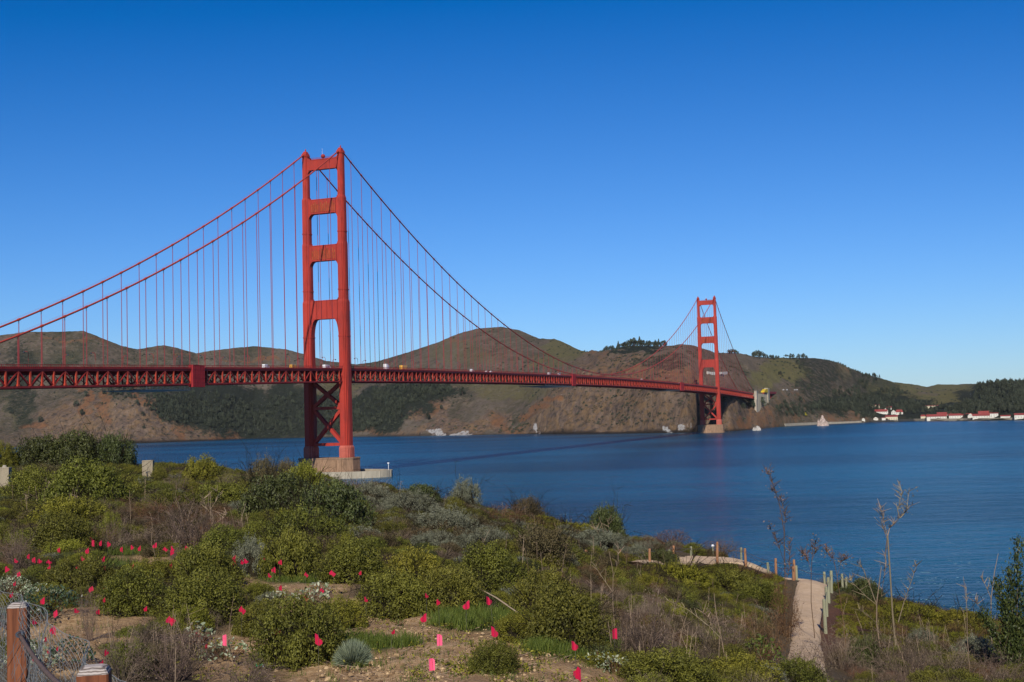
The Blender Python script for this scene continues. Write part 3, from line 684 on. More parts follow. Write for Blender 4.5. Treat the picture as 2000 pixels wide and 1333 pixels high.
house('long_barrack', 1830, 1857, 814.5, 4, 5, 'white building with a tall red roof behind the first long low one')
house('long_barrack', 1853, 1895, 817, 5, 4, 'longest low white building with a red roof in the row')
house('gable_wing', 1888, 1898, 817, 5, 4.5, 'white gable wing at the right end of the longest red roofed building', gable=True, windows=False)
house('long_barrack', 1898, 1932, 817, 4.5, 4, 'long low white building with red roof right of the tall gable wing')
house('long_barrack', 1910, 1934, 812, 3, 6, 'broad dull red roof rising behind the long white buildings')
house('white_hall', 1933, 1948, 816, 8, 1.5, 'tall white hall with stepped front beside the dull red roof')
house('small_store', 1953, 1971, 817.5, 4.2, 2.2, 'small white store with flat red roof between the hall and the right edge', windows=False)
house('two_storey_hall', 1981, 2006, 818.5, 7.5, 3.5, 'two storey white hall with red roof at the right edge of the photo')
# white tunnel portal / viewpoint walls high on the slope
def slabwall(name, pts, hgt, mat, label, cat, thick=1.2):
    r = empty(name, (0, 0, 0)); tag(r, label, cat)
    W3 = [hillhit(x, y) for x, y in pts]; mb = MB()
    for a, b in zip(W3[:-1], W3[1:]):
        L = np.linalg.norm(b-a); mb.beam(a+[0, 0, hgt/2-1], b+[0, 0, hgt/2-1], thick, hgt+2)
    mb.build('wall', mat, r); return r
slabwall('road_parapet', [(1383, 731), (1393, 732), (1403, 732), (1413, 732), (1423, 731)], 5., M['white'], 'white road wall with an arched culvert high behind the far tower', 'wall')
p = hillhit(1412, 735); r = empty('road_culvert', tuple(p), yaw_to_cam(p)); tag(r, 'dark arched culvert mouth under the white road wall', 'culvert')
mb = MB(); mb.prism([(4.5*math.cos(a), 4.5*math.sin(a)) for a in np.linspace(0, 2*PI, 17)[:-1]], 0, 1.5); me = mb.mesh('opening', M['window']); me.transform(Matrix.Rotation(PI/2, 4, 'X')); link('opening', me, r)  # solid dark disc standing in for the shade inside the culvert
# seawall and wharf
slabwall('seawall', [(1530, 831), (1560, 829.5), (1600, 828), (1640, 827), (1680, 825.3)], 3.2, M['concrete_pale'], 'pale seawall along the foot of the brown slope left of the village', 'seawall', 2.5)
slabwall('seawall', [(1785, 820.6), (1830, 820.3), (1880, 820), (1930, 819.4), (1980, 818.8), (2030, 818.2)], 2.6, M['concrete_pale'], 'long pale seawall in front of the red roofed buildings', 'seawall', 2.5)
a = at(1699, 824.5, 2650); b = at(1785, 822, 2650); a[2] = b[2] = 0
r = empty('wharf', tuple(a)); r.rotation_euler.z = math.atan2(b[1]-a[1], b[0]-a[0]); tag(r, 'dark timber wharf in front of the cream boathouse', 'wharf')
L = np.linalg.norm(b-a); mb = MB(); mb.box((0, -8, 3.2), (L, 8, 4.2)); mb.build('deck', M['asphalt'], r)
mb = MB(); mb.tube([(0, 0, -2), (0, 0, 3.2)], .45, 6); pile_me = mb.mesh('pile', M['car_dark'])
for k in range(28):
    for yy in (-7.5, 6.5): o = link('pile', pile_me, r); o.location = (L*(k+.5)/28, yy, 0)
# guano rocks and stacks
def rockthing(px, row, wpx, hpx, mat, label, name='rock_stack', n=5, seed=1):
    p = hillhit(px, row)
    d0 = CAM[2]*FP/(row-hr(px))
    if (row-hr(px)) > 0 and d0 < (p-CAM)@FV+60: p = at(px, row, d0)
    mpp = ((p-CAM)@FV)/FP; R_ = np.random.default_rng(seed); mb = MB()
    for k in range(n):
        a = wpx*mpp*.5*R_.uniform(.18, .36); h = hpx*mpp*R_.uniform(.2, .6); cx, cy2 = R_.uniform(-.5, .5)*wpx*mpp*.8, R_.uniform(-.3, .3)*wpx*mpp*.5
        if k == 0: a = wpx*mpp*(.34 if mat.name[0] != 'g' else .2); h = hpx*mpp*(.9 if mat.name[0] != 'g' else .6); cx = cy2 = 0
        m_, nn = 7, 11; th = np.arange(nn)*2*PI/nn; z = np.linspace(-2, h, m_); rr = a*(1-(np.linspace(0, 1, m_))**1.6*.85)
        v = np.array([[cx+rr[i]*math.cos(t_)*R_.uniform(.75, 1.2), cy2+rr[i]*math.sin(t_)*R_.uniform(.75, 1.2), z[i]+R_.uniform(-.08, .08)*h] for i in range(m_) for t_ in th])
        i = np.arange(m_-1)[:, None]*nn+np.arange(nn)[None]; j = np.arange(m_-1)[:, None]*nn+(np.arange(nn)[None]+1) % nn
        mb.add(v, np.stack([i, j, j+nn, i+nn], -1).reshape(-1, 4)); mb.add(np.r_[v[-nn:], [v[-nn:].mean(0)]], None, [(q, (q+1) % nn, nn) for q in range(nn)])
    o = mb.build(name, mat); o.location = tuple(p); o.rotation_euler.z = yaw_to_cam(p); tag(o, label, 'rock'); return o
for k_, (x_, y_, w_, h_, lb) in enumerate([(846, 850, 16, 5, 'leftmost low dark rock at the waterline under the white stains'), (880, 850, 16, 3, 'low dark rock at the waterline between the white stains'), (904, 850, 18, 4, 'low dark rock under the widest white stain'), (1054, 847, 7, 4, 'small dark rock at the waterline below the slender white streak'), (1303, 845, 12, 4, 'dark rock under the white stained cliff left of the far tower')]):
    rockthing(x_, y_, w_, h_, M['stackrock_dark'], lb, 'shore_rock', 6, 20+k_)
rockthing(1479, 841, 19, 15, M['guano'], 'white topped rock standing in the water below the concrete pylon', 'rock_stack', 6, 9)
rockthing(1607, 832, 24, 22, M['stackrock'], 'pointed pale pink sea stack off the seawall', 'rock_stack', 8, 10)
rockthing(1146, 847, 12, 3, M['stackrock_dark'], 'low dark rock awash under the brown headland', 'shore_rock', 4, 12)

# ---------------- trees far away
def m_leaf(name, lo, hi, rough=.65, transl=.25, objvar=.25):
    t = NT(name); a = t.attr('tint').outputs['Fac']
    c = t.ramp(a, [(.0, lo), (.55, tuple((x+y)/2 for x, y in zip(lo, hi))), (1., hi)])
    if objvar:
        oi = t.n('ShaderNodeObjectInfo').outputs['Random']
        h = t.n('ShaderNodeHueSaturation'); t.l(c, h.inputs['Color'])
        mr = t.n('ShaderNodeMapRange'); t.l(oi, mr.inputs[0]); mr.inputs[3].default_value = 1-objvar; mr.inputs[4].default_value = 1+objvar; t.l(mr.outputs[0], h.inputs['Value'])
        m2 = t.n('ShaderNodeMath', operation='FRACT'); m3 = t.n('ShaderNodeMath', operation='MULTIPLY'); m3.inputs[1].default_value = 7.3; t.l(oi, m3.inputs[0]); t.l(m3.outputs[0], m2.inputs[0])
        mr2 = t.n('ShaderNodeMapRange'); t.l(m2.outputs[0], mr2.inputs[0]); mr2.inputs[3].default_value = .485; mr2.inputs[4].default_value = .515; t.l(mr2.outputs[0], h.inputs['Hue'])
        c = h.outputs[0]
    t.base(c, rough, .25)
    if transl:
        tr = t.n('ShaderNodeBsdfTranslucent'); t.l(c, tr.inputs['Color']); ms = t.n('ShaderNodeMixShader'); ms.inputs[0].default_value = transl
        out = [n for n in t.t.nodes if n.type == 'OUTPUT_MATERIAL'][0]
        t.l(t.b.outputs[0], ms.inputs[1]); t.l(tr.outputs[0], ms.inputs[2]); t.l(ms.outputs[0], out.inputs['Surface'])
    return t.m
M['farleaf'] = m_leaf('far_tree_leaves', (.026, .036, .024), (.085, .095, .058), .8, .1, .35)
M['bark'] = m_varied('bark', (.09, .065, .05), .3, 3., .9)
def rand_dir(n, up=0.):
    v = rng.normal(size=(n, 3)); v[:, 2] = v[:, 2]+up; return v/np.linalg.norm(v, axis=1)[:, None]
def leaves(mb, P, N, size, asp=.55, tint=None, tri=False, jit=.5):
    n = len(P); N = N+rng.normal(size=(n, 3))*jit; N /= np.linalg.norm(N, axis=1)[:, None]+1e-9
    A = np.cross(N, rng.normal(size=(n, 3))); A /= np.linalg.norm(A, axis=1)[:, None]+1e-9; B = np.cross(N, A)
    s_ = (np.broadcast_to(size, (n,))*rng.uniform(.7, 1.3, n))[:, None]
    A = A*s_; B = B*s_*asp
    tt = rng.uniform(0, 1, n) if tint is None else np.clip(tint, 0, 1)
    if tri:
        v = np.stack([P-A*.5, P+A*.5+B*.5, P+A*.3-B*.5], 1).reshape(-1, 3); mb.add(v, None, np.arange(3*n).reshape(-1, 3), np.repeat(tt, 3))
    else:
        v = np.stack([P-A*.5, P+B*.5, P+A*.5+N*s_*.08, P-B*.5], 1).reshape(-1, 3); mb.add(v, np.arange(4*n).reshape(-1, 4), None, np.repeat(tt, 4))
def crown_pts(nl, per, R, hgt, lobe=(.2, .35), base=.0, flat=.85, top=1.):
    Ps, Ns, Ts = [], [], []
    for k in range(nl):
        if k < nl*.6: th = k*2.39996+rng.uniform(-.2, .2); ph = math.acos(1-(k+.5)/(nl*.6)*.98); rr = rng.uniform(.68, .86)
        else: th = rng.uniform(0, 2*PI); ph = math.acos(rng.uniform(0, 1)); rr = rng.uniform(.55, .92)
        c = np.array([R*rr*math.sin(ph)*math.cos(th), R*rr*math.sin(ph)*math.sin(th), base+hgt*rr*math.cos(ph)*top*.95])
        lr = rng.uniform(*lobe); d = rand_dir(per, .35)
        pts = c+d*np.array([R, R, hgt])*lr*rng.uniform(.75, 1.05, (per, 1))
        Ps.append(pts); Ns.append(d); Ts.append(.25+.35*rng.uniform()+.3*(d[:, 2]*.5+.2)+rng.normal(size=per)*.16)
    P = np.concatenate(Ps); N = np.concatenate(Ns); T = np.concatenate(Ts); k = P[:, 2] > base*.2-.02
    return P[k], N[k], T[k]
def far_tree_mesh(kind):
    mb = MB()
    if kind == 'round': P, N, T = crown_pts(11, 42, 4.2, 7.5, (.28, .45), 2.5)
    elif kind == 'cone':
        P, N, T = crown_pts(12, 36, 3.2, 12, (.2, .36), 1.5); k = 1-np.clip(P[:, 2]/14, 0, .85); P[:, :2] *= k[:, None]*1.25
    else: P, N, T = crown_pts(8, 40, 5., 4., (.25, .4), 6.5)
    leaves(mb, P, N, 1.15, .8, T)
    tb = MB(); tb.tube([(0, 0, -1.5), (.1, .1, 3), (.2, -.1, 6.5)], [.42, .33, .18], 5)
    for k in range(4):
        a = rng.uniform(0, 2*PI); tb.tube([(.1, .1, 3+k*.6), (1.8*math.cos(a), 1.8*math.sin(a), 6+k*.7)], [.2, .08], 4)
    return mb.mesh('crown', M['farleaf'], tint=True), tb.mesh('trunk', M['bark'])
FT = {k: [far_tree_mesh(k) for _ in range(2)] for k in ('round', 'cone', 'flat')}
def far_tree(p, s_, kind, name, label, group):
    r = empty(name, tuple(p), rng.uniform(0, 6.28)); r.scale = (s_*rng.uniform(.85, 1.25), s_*rng.uniform(.85, 1.25), s_); tag(r, label, 'tree', group)
    c, t_ = FT[kind][int(rng.integers(2))]; link('crown', c, r); link('trunk', t_, r)
# skyline and slope trees: (label base, group, kind, [(px, t or row, scale)])
def ridge_trees(xs, scs, kind, name, txt, group, tt=4.97):
    for i, (x, s_) in enumerate(zip(xs, scs)):
        far_tree(hillat(x, tt-rng.uniform(0, .03)), s_, kind if kind != 'mix' else random.choice(['round', 'cone', 'round', 'flat']), name, f'{ordn(i)} tree from left {txt}', group)
ridge_trees([1181, 1186, 1191, 1196, 1202], [.8, 1.1, 1.2, .9, .8], 'round', 'ridge_tree', 'in the clump in the saddle left of the wooded ridge', 'trees left of the wooded ridge')
xs = list(np.linspace(1210, 1304, 30)+rng.uniform(-1.5, 1.5, 30)); ridge_trees(xs, [float(1.15*rng.uniform(.75, 1.25)*(1.3 if 1232 < x < 1262 else .95)) for x in xs], 'mix', 'ridge_tree', 'along the wooded ridge left of the far tower', 'trees on the wooded ridge', 4.95)
ridge_trees([1146, 1150, 1159, 1166, 1171], [.5, .5, .8, .6, .5], 'round', 'ridge_tree', 'beside the small white huts in the saddle', 'trees in the saddle')
ridge_trees([1427, 1431, 1436, 1441, 1446], [.9, 1.0, 1.1, .9, .7], 'round', 'ridge_tree', 'on the crest right of the far tower cable', 'trees on the crest right of the far tower')
ridge_trees([1475, 1481, 1486, 1492, 1497], [1.2, 1.6, 1.7, 1.5, 1.1], 'round', 'ridge_tree', 'in the big clump on the crest above the pylon', 'big clump above the pylon')
ridge_trees([1503, 1508, 1514, 1519, 1524], [.8, .9, .9, .8, .7], 'round', 'ridge_tree', 'in the low row right of the big clump', 'low row on the crest')
ridge_trees([1539], [1.1], 'flat', 'lone_tree', 'standing alone on the green crest', None)
ridge_trees([1549, 1554, 1565, 1573, 1579], [1.3, 1.1, 1.2, 1.3, .9], 'round', 'ridge_tree', 'on the crest right of the lone tree', 'trees right of the lone tree')
ridge_trees(list(np.linspace(1615, 1700, 20)), [float(rng.uniform(.35, .6)) for _ in range(20)], 'round', 'ridge_bush', 'on the falling crest above the village', 'bushes on the falling crest')
slope = [(1527, 733, .9, 'on the bare slope below the lone tree'), (1562, 712, 1.3, 'in the gully below the crest'), (1566, 722, 1.1, 'low in the gully below the crest'), (1545, 742, .6, 'on the bare slope above the road'), (1587, 728, .7, 'high on the brown slope'), (1564, 786, 1.3, 'alone above the yellow bush'), (1533, 790, 1., 'left of the round slope bush'), (1558, 758, 1., 'beside the parked cars on the upper road'), (1470, 797, 1.5, 'in front of the concrete pylon wall'), (1488, 795, 1.9, 'dense against the concrete wall'),
 (1452, 800, 1.2, 'in the shade under the deck end'), (863, 785, 1.4, 'above the pink rock outcrop'), (905, 772, 1.8, 'dark round one right of the wood'), (863, 800, 1., 'below the pink rock outcrop'), (836, 820, 1.5, 'round one low on the shore slope'), (795, 820, .9, 'small one low on the shore slope'), (785, 815, 1.4, 'at the lower right of the wood'), (752, 842, 1.1, 'alone on the orange bank by the water'), (812, 806, 1.3, 'at the left end of the pink outcrop'), (921, 776, .6, 'small one right of the dark round tree'), (150, 795, 1.6, 'on the top of the left cliff'), (160, 812, 1.5, 'in the notch of the left cliff'), (78, 826, 1.5, 'above the orange scar at far left'), (22, 808, 1., 'low on the slope at far left'), (268, 792, 1.4, 'on the brow of the left cliff'), (280, 812, 1., 'on the face of the left cliff'), (282, 838, .8, 'low on the face of the left cliff'), (170, 775, 1.3, 'high above the left cliff')]
for x, y, s_, txt in slope: far_tree(hillhit(x, y), s_, 'round', 'slope_tree', f'dark tree {txt}', 'scattered trees on the far slopes')
p = hillhit(1571, 812); mb = MB(); P, N, T = crown_pts(9, 40, 5.5, 5, (.3, .45), .5); leaves(mb, P, N, 1., .8, T)
M['yellowleaf'] = m_leaf('yellow_flowering_leaves', (.25, .22, .02), (.55, .48, .04), .8, .1, 0)
o = mb.build('flowering_bush', M['yellowleaf'], tint=True); o.location = tuple(p); tag(o, 'bright yellow flowering bush low on the brown slope left of the sea stack', 'bush')

# forests: one mass each
def gn_scatter(name, pts, rots, scl, idx, protos, label, mat=None):
    col_ = bpy.data.collections.new(name+'_kinds')
    for k, pme in enumerate(protos):
        po = bpy.data.objects.new(f'{name}_kind', pme); col_.objects.link(po)
    me = bpy.data.meshes.new(name); n = len(pts); me.vertices.add(n); me.vertices.foreach_set('co', np.asarray(pts, np.float32).ravel())
    for nm, typ, arr in (('rotz', 'FLOAT', rots), ('scl', 'FLOAT', scl)):
        a = me.attributes.new(nm, typ, 'POINT'); a.data.foreach_set('value', np.asarray(arr, np.float32))
    a = me.attributes.new('idx', 'INT', 'POINT'); a.data.foreach_set('value', np.asarray(idx, np.int32))
    o = link(name, me); g = bpy.data.node_groups.new(name, 'GeometryNodeTree')
    g.interface.new_socket('Geometry', in_out='INPUT', socket_type='NodeSocketGeometry'); g.interface.new_socket('Geometry', in_out='OUTPUT', socket_type='NodeSocketGeometry')
    N_ = g.nodes; gi = N_.new('NodeGroupInput'); go = N_.new('NodeGroupOutput'); ip = N_.new('GeometryNodeInstanceOnPoints'); ci = N_.new('GeometryNodeCollectionInfo')
    ci.inputs['Collection'].default_value = col_; ci.inputs['Separate Children'].default_value = True; ci.inputs['Reset Children'].default_value = True
    def na(nm, typ):
        x = N_.new('GeometryNodeInputNamedAttribute'); x.data_type = typ; x.inputs['Name'].default_value = nm; return x.outputs[0]
    cx = N_.new('ShaderNodeCombineXYZ'); g.links.new(na('rotz', 'FLOAT'), cx.inputs[2])
    g.links.new(gi.outputs[0], ip.inputs['Points']); g.links.new(ci.outputs[0], ip.inputs['Instance']); ip.inputs['Pick Instance'].default_value = True
    g.links.new(na('idx', 'INT'), ip.inputs['Instance Index']); g.links.new(cx.outputs[0], ip.inputs['Rotation']); g.links.new(na('scl', 'FLOAT'), ip.inputs['Scale'])
    g.links.new(ip.outputs[0], go.inputs[0])
    md = o.modifiers.new('scatter', 'NODES'); md.node_group = g
    return tag(o, label, kind='stuff')
def in_blob(L, n):
    m = rng.uniform(size=(n, 2)); w_ = np.array([a*b for (_, _, a, b) in L]); ks = rng.choice(len(L), n, p=w_/w_.sum()); out = []
    for (u_, v_), k in zip(m, ks):
        x, y, a, b = L[k]; r_ = math.sqrt(u_); th = v_*2*PI; out.append((x+a*r_*math.cos(th), y+b*r_*math.sin(th)))
    return out
WOODS = [('wood', [(390, 800, 95, 32), (440, 812, 80, 26), (500, 830, 75, 20), (560, 810, 50, 40), (340, 790, 60, 20), (260, 768, 60, 12)], 900, .95, 'dark evergreen wood on the far shore left of the near tower'),
 ('wood', [(735, 800, 45, 38), (790, 772, 60, 20), (850, 762, 40, 12), (660, 812, 45, 34), (700, 830, 26, 14), (770, 800, 20, 18)], 620, .95, 'dark evergreen wood on the far shore right of the near tower'),
 ('wood', [(1640, 795, 50, 12), (1690, 790, 50, 16), (1740, 792, 60, 10), (1800, 795, 50, 10), (1770, 803, 40, 8), (1850, 806, 50, 8), (1690, 812, 22, 7), (1735, 800, 50, 5), (1665, 770, 40, 14), (1735, 770, 30, 10), (1700, 745, 25, 12), (1560, 802, 45, 12)], 620, .9, 'dark trees around the far village'),
 ('wood', [(1960, 780, 60, 28), (1930, 795, 60, 14), (2020, 770, 50, 25), (1895, 802, 50, 8)], 700, 1.05, 'dense dark wood on the rounded hill at the right edge')]
protos_t = [m for k in ('round', 'cone') for (m, _) in FT[k]]
for nm, L, n, s_, lab in WOODS:
    pts = [hillhit(x, y) for x, y in in_blob(L, n)]
    gn_scatter(nm, pts, rng.uniform(0, 6.28, n), rng.uniform(.6, 1.25, n)*s_, rng.integers(0, 4, n), protos_t, lab)
pts = [hillat(x, rng.uniform(4.3, 4.98)) for x in np.r_[rng.uniform(1905, 2060, 260)]]
gn_scatter('wood', pts, rng.uniform(0, 6.28, 260), rng.uniform(.7, 1.1, 260), rng.integers(0, 4, 260), protos_t, 'dark tree canopy along the crest of the rounded hill at right')
# scattered brush over all hills
bush = MB(); P, N, T = crown_pts(5, 16, 1.6, 1.5, (.35, .5), 0.); leaves(bush, P, N, .8, .8, T); bush_me = bush.mesh('bush', M['farleaf'], tint=True)
n = 5200; bx = rng.uniform(-30, 2030, n); bt = rng.uniform(1.25, 4.98, n)
pts = np.array([hillat(x, t_) for x, t_ in zip(bx, bt)]); k = fbm(pts[:, 0]/90, pts[:, 1]/90, 3, 77) > .5; pts = pts[k]; n = len(pts)
gn_scatter('brush', pts, rng.uniform(0, 6.28, n), rng.uniform(.6, 2.1, n), np.zeros(n, int), [bush_me], 'scattered low brush on the far hillsides')
# cars parked on the upper road
for i, (x, y) in enumerate([(1531, 763), (1537, 763), (1552, 763), (1558, 763)]):
    p = hillhit(x, y); vehicle('parked_car', p[1], 0, 5, 2.2, 2., M['car_white'], f'{ordn(i)} white parked car from the left on the upper road above the brown slope', 'car', False, p[2]+.3, 1.2, p[0])

# ================================================================== THE NEAR BLUFF
TPX = np.array([-300, 0, 300, 600, 700, 860, 1000, 1220, 1400, 1540, 1700, 1950, 2300], float)
TDD = np.array([0, 6, 12, 20, 30, 45, 60, 75, 90, 110, 150, 210], float)
TDR = np.array([
 [1.7,2.1,2.5,2.7,2.8,2.85,2.85,2.9,3.0,3.6,13,46],[1.7,2.1,2.5,2.7,2.8,2.85,2.85,2.9,3.0,3.6,13,46],[1.8,2.1,2.5,2.7,2.8,2.9,2.9,3.0,3.3,4.6,15,46],
 [1.9,2.2,2.55,2.7,2.9,3.1,3.3,3.6,5.2,10,24,46],[1.9,2.2,2.55,2.7,2.95,3.3,3.7,4.1,6.2,12,28,46],[1.9,2.2,2.55,2.75,3.05,3.8,4.7,5.5,6.3,9.5,26,46],
 [1.9,2.2,2.55,2.8,3.3,4.5,5.7,6.6,7.4,11,27,46],[1.9,2.25,2.7,3.2,4.3,6.0,7.2,8.0,9.6,15,30,46],[1.9,2.3,2.9,3.8,5.4,7.4,8.1,8.6,12,20,34,46],
 [2,2.4,3.1,4.3,6.3,8.0,8.5,10.5,16,24,36,46],[2,2.5,3.3,4.7,6.9,8.3,9.4,14,20,27,38,46],[2,2.5,3.3,4.7,7.0,8.4,11.,16,22,29,38,46],[2,2.5,3.3,4.7,7.0,8.5,12,17,23,30,38,46]])
def drop_raw(px, d):
    px = np.clip(px, -300, 2300); d = np.clip(d, 0, 210)
    i = np.clip(np.searchsorted(TPX, px)-1, 0, len(TPX)-2); j = np.clip(np.searchsorted(TDD, d)-1, 0, len(TDD)-2)
    a = (px-TPX[i])/(TPX[i+1]-TPX[i]); b = (d-TDD[j])/(TDD[j+1]-TDD[j]); a = a*a*(3-2*a)
    return (TDR[i, j]*(1-a)+TDR[i+1, j]*a)*(1-b)+(TDR[i, j+1]*(1-a)+TDR[i+1, j+1]*a)*b
def ground_z(x, y):
    x = np.asarray(x, float); y = np.asarray(y, float); dx = x-CAM[0]; dy = y-CAM[1]
    df = dx*sy_+dy*cy_; dr = dx*cy_-dy*sy_; r = np.hypot(df, dr); th = np.arctan2(dr, df)
    px = 1000+FP*np.tan(np.clip(th, -.6, .6)); d = r*np.cos(np.clip(abs(th), 0, .6))
    q = 0
    for s_, w_ in ((.93, .25), (1., .5), (1.07, .25)): q = q+w_*drop_raw(px, d*s_)
    z = CAM[2]-q; k = np.clip((r-2)/14, 0, 1)
    z = z+(fbm(x/2.2, y/2.2, 4, 90)-.5)*.28*k+(fbm(x/9., y/9., 3, 95)-.5)*.7*np.clip(r/40-.2, 0, 1)
    return z
def gp(x, y): return np.array([x, y, float(ground_z(x, y))])
def hit(px, row, lift=0.):
    r = ray(px, row); ds = np.r_[np.arange(2.5, 30, .1), np.arange(30, 118, .4)]
    P = CAM+ds[:, None]*r; g_ = ground_z(P[:, 0], P[:, 1])+lift; k = np.nonzero(P[:, 2] <= g_)[0]
    if len(k) and k[0] > 0: return P[k[0]], ds[k[0]]
    Q = CAM+ds[:, None]*ray(px, hr(px)); Q[:, 2] = ground_z(Q[:, 0], Q[:, 1]); w_ = ds > 40; i = int(np.argmin(np.where(w_, proj(Q)[:, 1], 1e9)))   # on the crest
    return Q[i], ds[i]
def onground(px, d):
    p = CAM+d*ray(px, hr(px)); return gp(p[0], p[1])
thg = np.r_[np.arange(-180, -34, 3.), np.arange(-34, 34, .25), np.arange(34, 180.1, 3.)]*PI/180
rg = np.r_[0, np.geomspace(.7, 12, 40), np.geomspace(12.15, 230, 240)]
TH, RG = np.meshgrid(thg, rg, indexing='ij')
gx = CAM[0]+RG*(np.sin(TH)*cy_+np.cos(TH)*sy_); gy = CAM[1]+RG*(-np.sin(TH)*sy_+np.cos(TH)*cy_); gz = ground_z(gx, gy)
near = np.clip(1.3-RG/40, 0, 1)
gz = gz+(fbm(gx*1.9, gy*1.9, 4, 101)-.5)*.14*near+(ridged(gx*5, gy*5, 3, 111)-.4)*.035*near
# zones, from the place each patch of ground has in the view
def ell(px, row, L, soft=.25):
    m = np.zeros(np.shape(px))
    for (x, y, a, b) in L: m = np.maximum(m, 1-sstep(1-soft, 1+soft, np.hypot((px-x)/a, (row-y)/b)))
    return m
DIRT = [(860,1262,300,62),(720,1320,170,60),(1010,1330,190,50),(560,1143,120,26),(700,1190,150,26),(840,1215,130,26),(290,1103,90,14),(245,1090,60,12),(130,1235,130,40),(200,1215,120,28),(110,1120,90,10),(470,1260,60,30),(140,1295,80,30),(1180,1330,60,30),(430,1310,60,24)]
GRASS = [(935,1214,95,19),(580,1132,70,10),(245,1077,55,9),(220,1106,50,9),(60,985,40,8),(700,1262,120,12),(1120,1270,90,16),(800,1180,60,10),(1010,1150,60,8)]
pathL = [(1238,1103),(1262,1100),(1300,1098),(1345,1094),(1383,1092),(1430,1095),(1480,1101),(1530,1108),(1565,1114),(1583,1123),(1586,1140),(1582,1162),(1577,1192),(1574,1222),(1573,1255),(1573,1300),(1574,1345)]
pathP = np.array([hit(x, y)[0] for x, y in pathL]); pw = np.array([.7,.8,.9,1.2,1.6,1.75,1.75,1.6,1.35,1.05,.88,.80,.72,.64,.58,.5,.46])
def pathdist(x, y):
    x = np.asarray(x, float); y = np.asarray(y, float); best = np.full(x.shape, 1e9)
    for (a, b, w0, w1) in zip(pathP[:-1], pathP[1:], pw[:-1], pw[1:]):
        ab = b[:2]-a[:2]; L2 = ab@ab; t_ = np.clip(((x-a[0])*ab[0]+(y-a[1])*ab[1])/L2, 0, 1)
        best = np.minimum(best, np.hypot(x-a[0]-t_*ab[0], y-a[1]-t_*ab[1])-(w0+(w1-w0)*t_))
    return best
GP = np.stack([gx, gy, gz], -1); front = (np.cos(TH) > .75) & (RG > 1.5)
gpr = np.full(GP.shape[:2]+(2,), -5000.); gpr[front] = proj(GP[front])
wj = (fbm(gx*1.3, gy*1.3, 3, 120)-.5)*70
dirt = ell(gpr[..., 0]+wj, gpr[..., 1]+wj*.25, DIRT); grs = ell(gpr[..., 0]+wj, gpr[..., 1]+wj*.2, GRASS)
redd = ell(gpr[..., 0], gpr[..., 1], [(1650,1235,60,60),(1690,1200,40,20)])
mb = MB(); a_, b_ = TH.shape; I = np.arange(a_-1)[:, None]*b_+np.arange(b_-1)[None]
mb.add(GP.reshape(-1, 3), np.stack([I, I+1, I+b_+1, I+b_], -1).reshape(-1, 4)); me = mb.mesh('ground', None, smooth=True)
addattr(me, 'dirt', dirt); addattr(me, 'grass', grs); addattr(me, 'redd', redd)
t = NT('bluff_soil'); n1_ = t.noise(1.1, 6, .7); n2_ = t.noise(9, 6, .75); n3_ = t.noise(38, 4, .8)
litter = t.ramp(n2_, [(.3, (.045, .034, .018)), (.5, (.095, .070, .040)), (.7, (.17, .125, .07))])
soil = t.ramp(n2_, [(.28, (.16, .095, .042)), (.43, (.32, .20, .095)), (.56, (.46, .31, .16)), (.72, (.60, .45, .27))])
soil = t.mix(t.ramp(n3_, [(.56, 0.), (.68, .85)]), soil, (.52, .40, .25)); soil = t.mix(t.ramp(n3_, [(.30, .8), (.40, 0.)]), soil, (.07, .045, .025))
soil = t.mix(t.ramp(n1_, [(.45, 0.), (.62, .7)]), soil, (.24, .15, .08))
c = t.mix(t.attr('dirt').outputs['Fac'], litter, soil); c = t.mix(t.attr('grass').outputs['Fac'], c, (.045, .06, .016)); c = t.mix(t.attr('redd').outputs['Fac'], c, t.ramp(n2_, [(.3, (.06, .03, .018)), (.7, (.16, .08, .05))]))
t.bump(n2_, .8, .05); me.materials.append(t.base(c, .95, .1)); tag(link('ground', me), 'brown soil of the bluff under the scrub', kind='structure')
# gravel path
cl = []
for k in range(len(pathP)-1):
    for f_ in np.linspace(0, 1, 10, endpoint=False): cl.append((pathP[k]*(1-f_)+pathP[k+1]*f_, pw[k]*(1-f_)+pw[k+1]*f_))
cl = [(c_, w_) for c_, w_ in cl]; cc = np.array([c_ for c_, _ in cl]); cw = np.array([w_ for _, w_ in cl])
for _ in range(5): cc[1:-1] = (cc[:-2]+2*cc[1:-1]+cc[2:])/4
tg = np.gradient(cc[:, :2], axis=0); tg /= np.linalg.norm(tg, axis=1)[:, None]; nr = np.c_[-tg[:, 1], tg[:, 0]]; m = 13
off = np.linspace(-1, 1, m); PV = np.zeros((len(cc), m, 3)); wob = 1+.12*(fbm(np.arange(len(cc))*.22, np.zeros(len(cc)), 3, 130)-.5)*2
PV[..., :2] = cc[:, None, :2]+nr[:, None]*(off[None]*(cw*wob)[:, None])[..., None]; zc_ = ground_z(cc[:, 0], cc[:, 1])
PV[..., 2] = ground_z(PV[..., 0], PV[..., 1])*.6+zc_[:, None]*.4+.10-.16*(abs(off)**3)[None]-np.where(abs(off) > .97, .4, 0)[None]
mb = MB(); I = np.arange(len(cc)-1)[:, None]*m+np.arange(m-1)[None]; mb.add(PV.reshape(-1, 3), np.stack([I, I+1, I+m+1, I+m], -1).reshape(-1, 4))
t = NT('path_gravel'); n_ = t.noise(3, 6, .7); nn_ = t.noise(40, 4, .8); c = t.ramp(n_, [(.3, (.46, .33, .20)), (.7, (.62, .46, .30))]); c = t.mix(t.ramp(nn_, [(.3, .5), (.45, 0.)]), c, (.24, .17, .12)); t.bump(nn_, .5, .02)
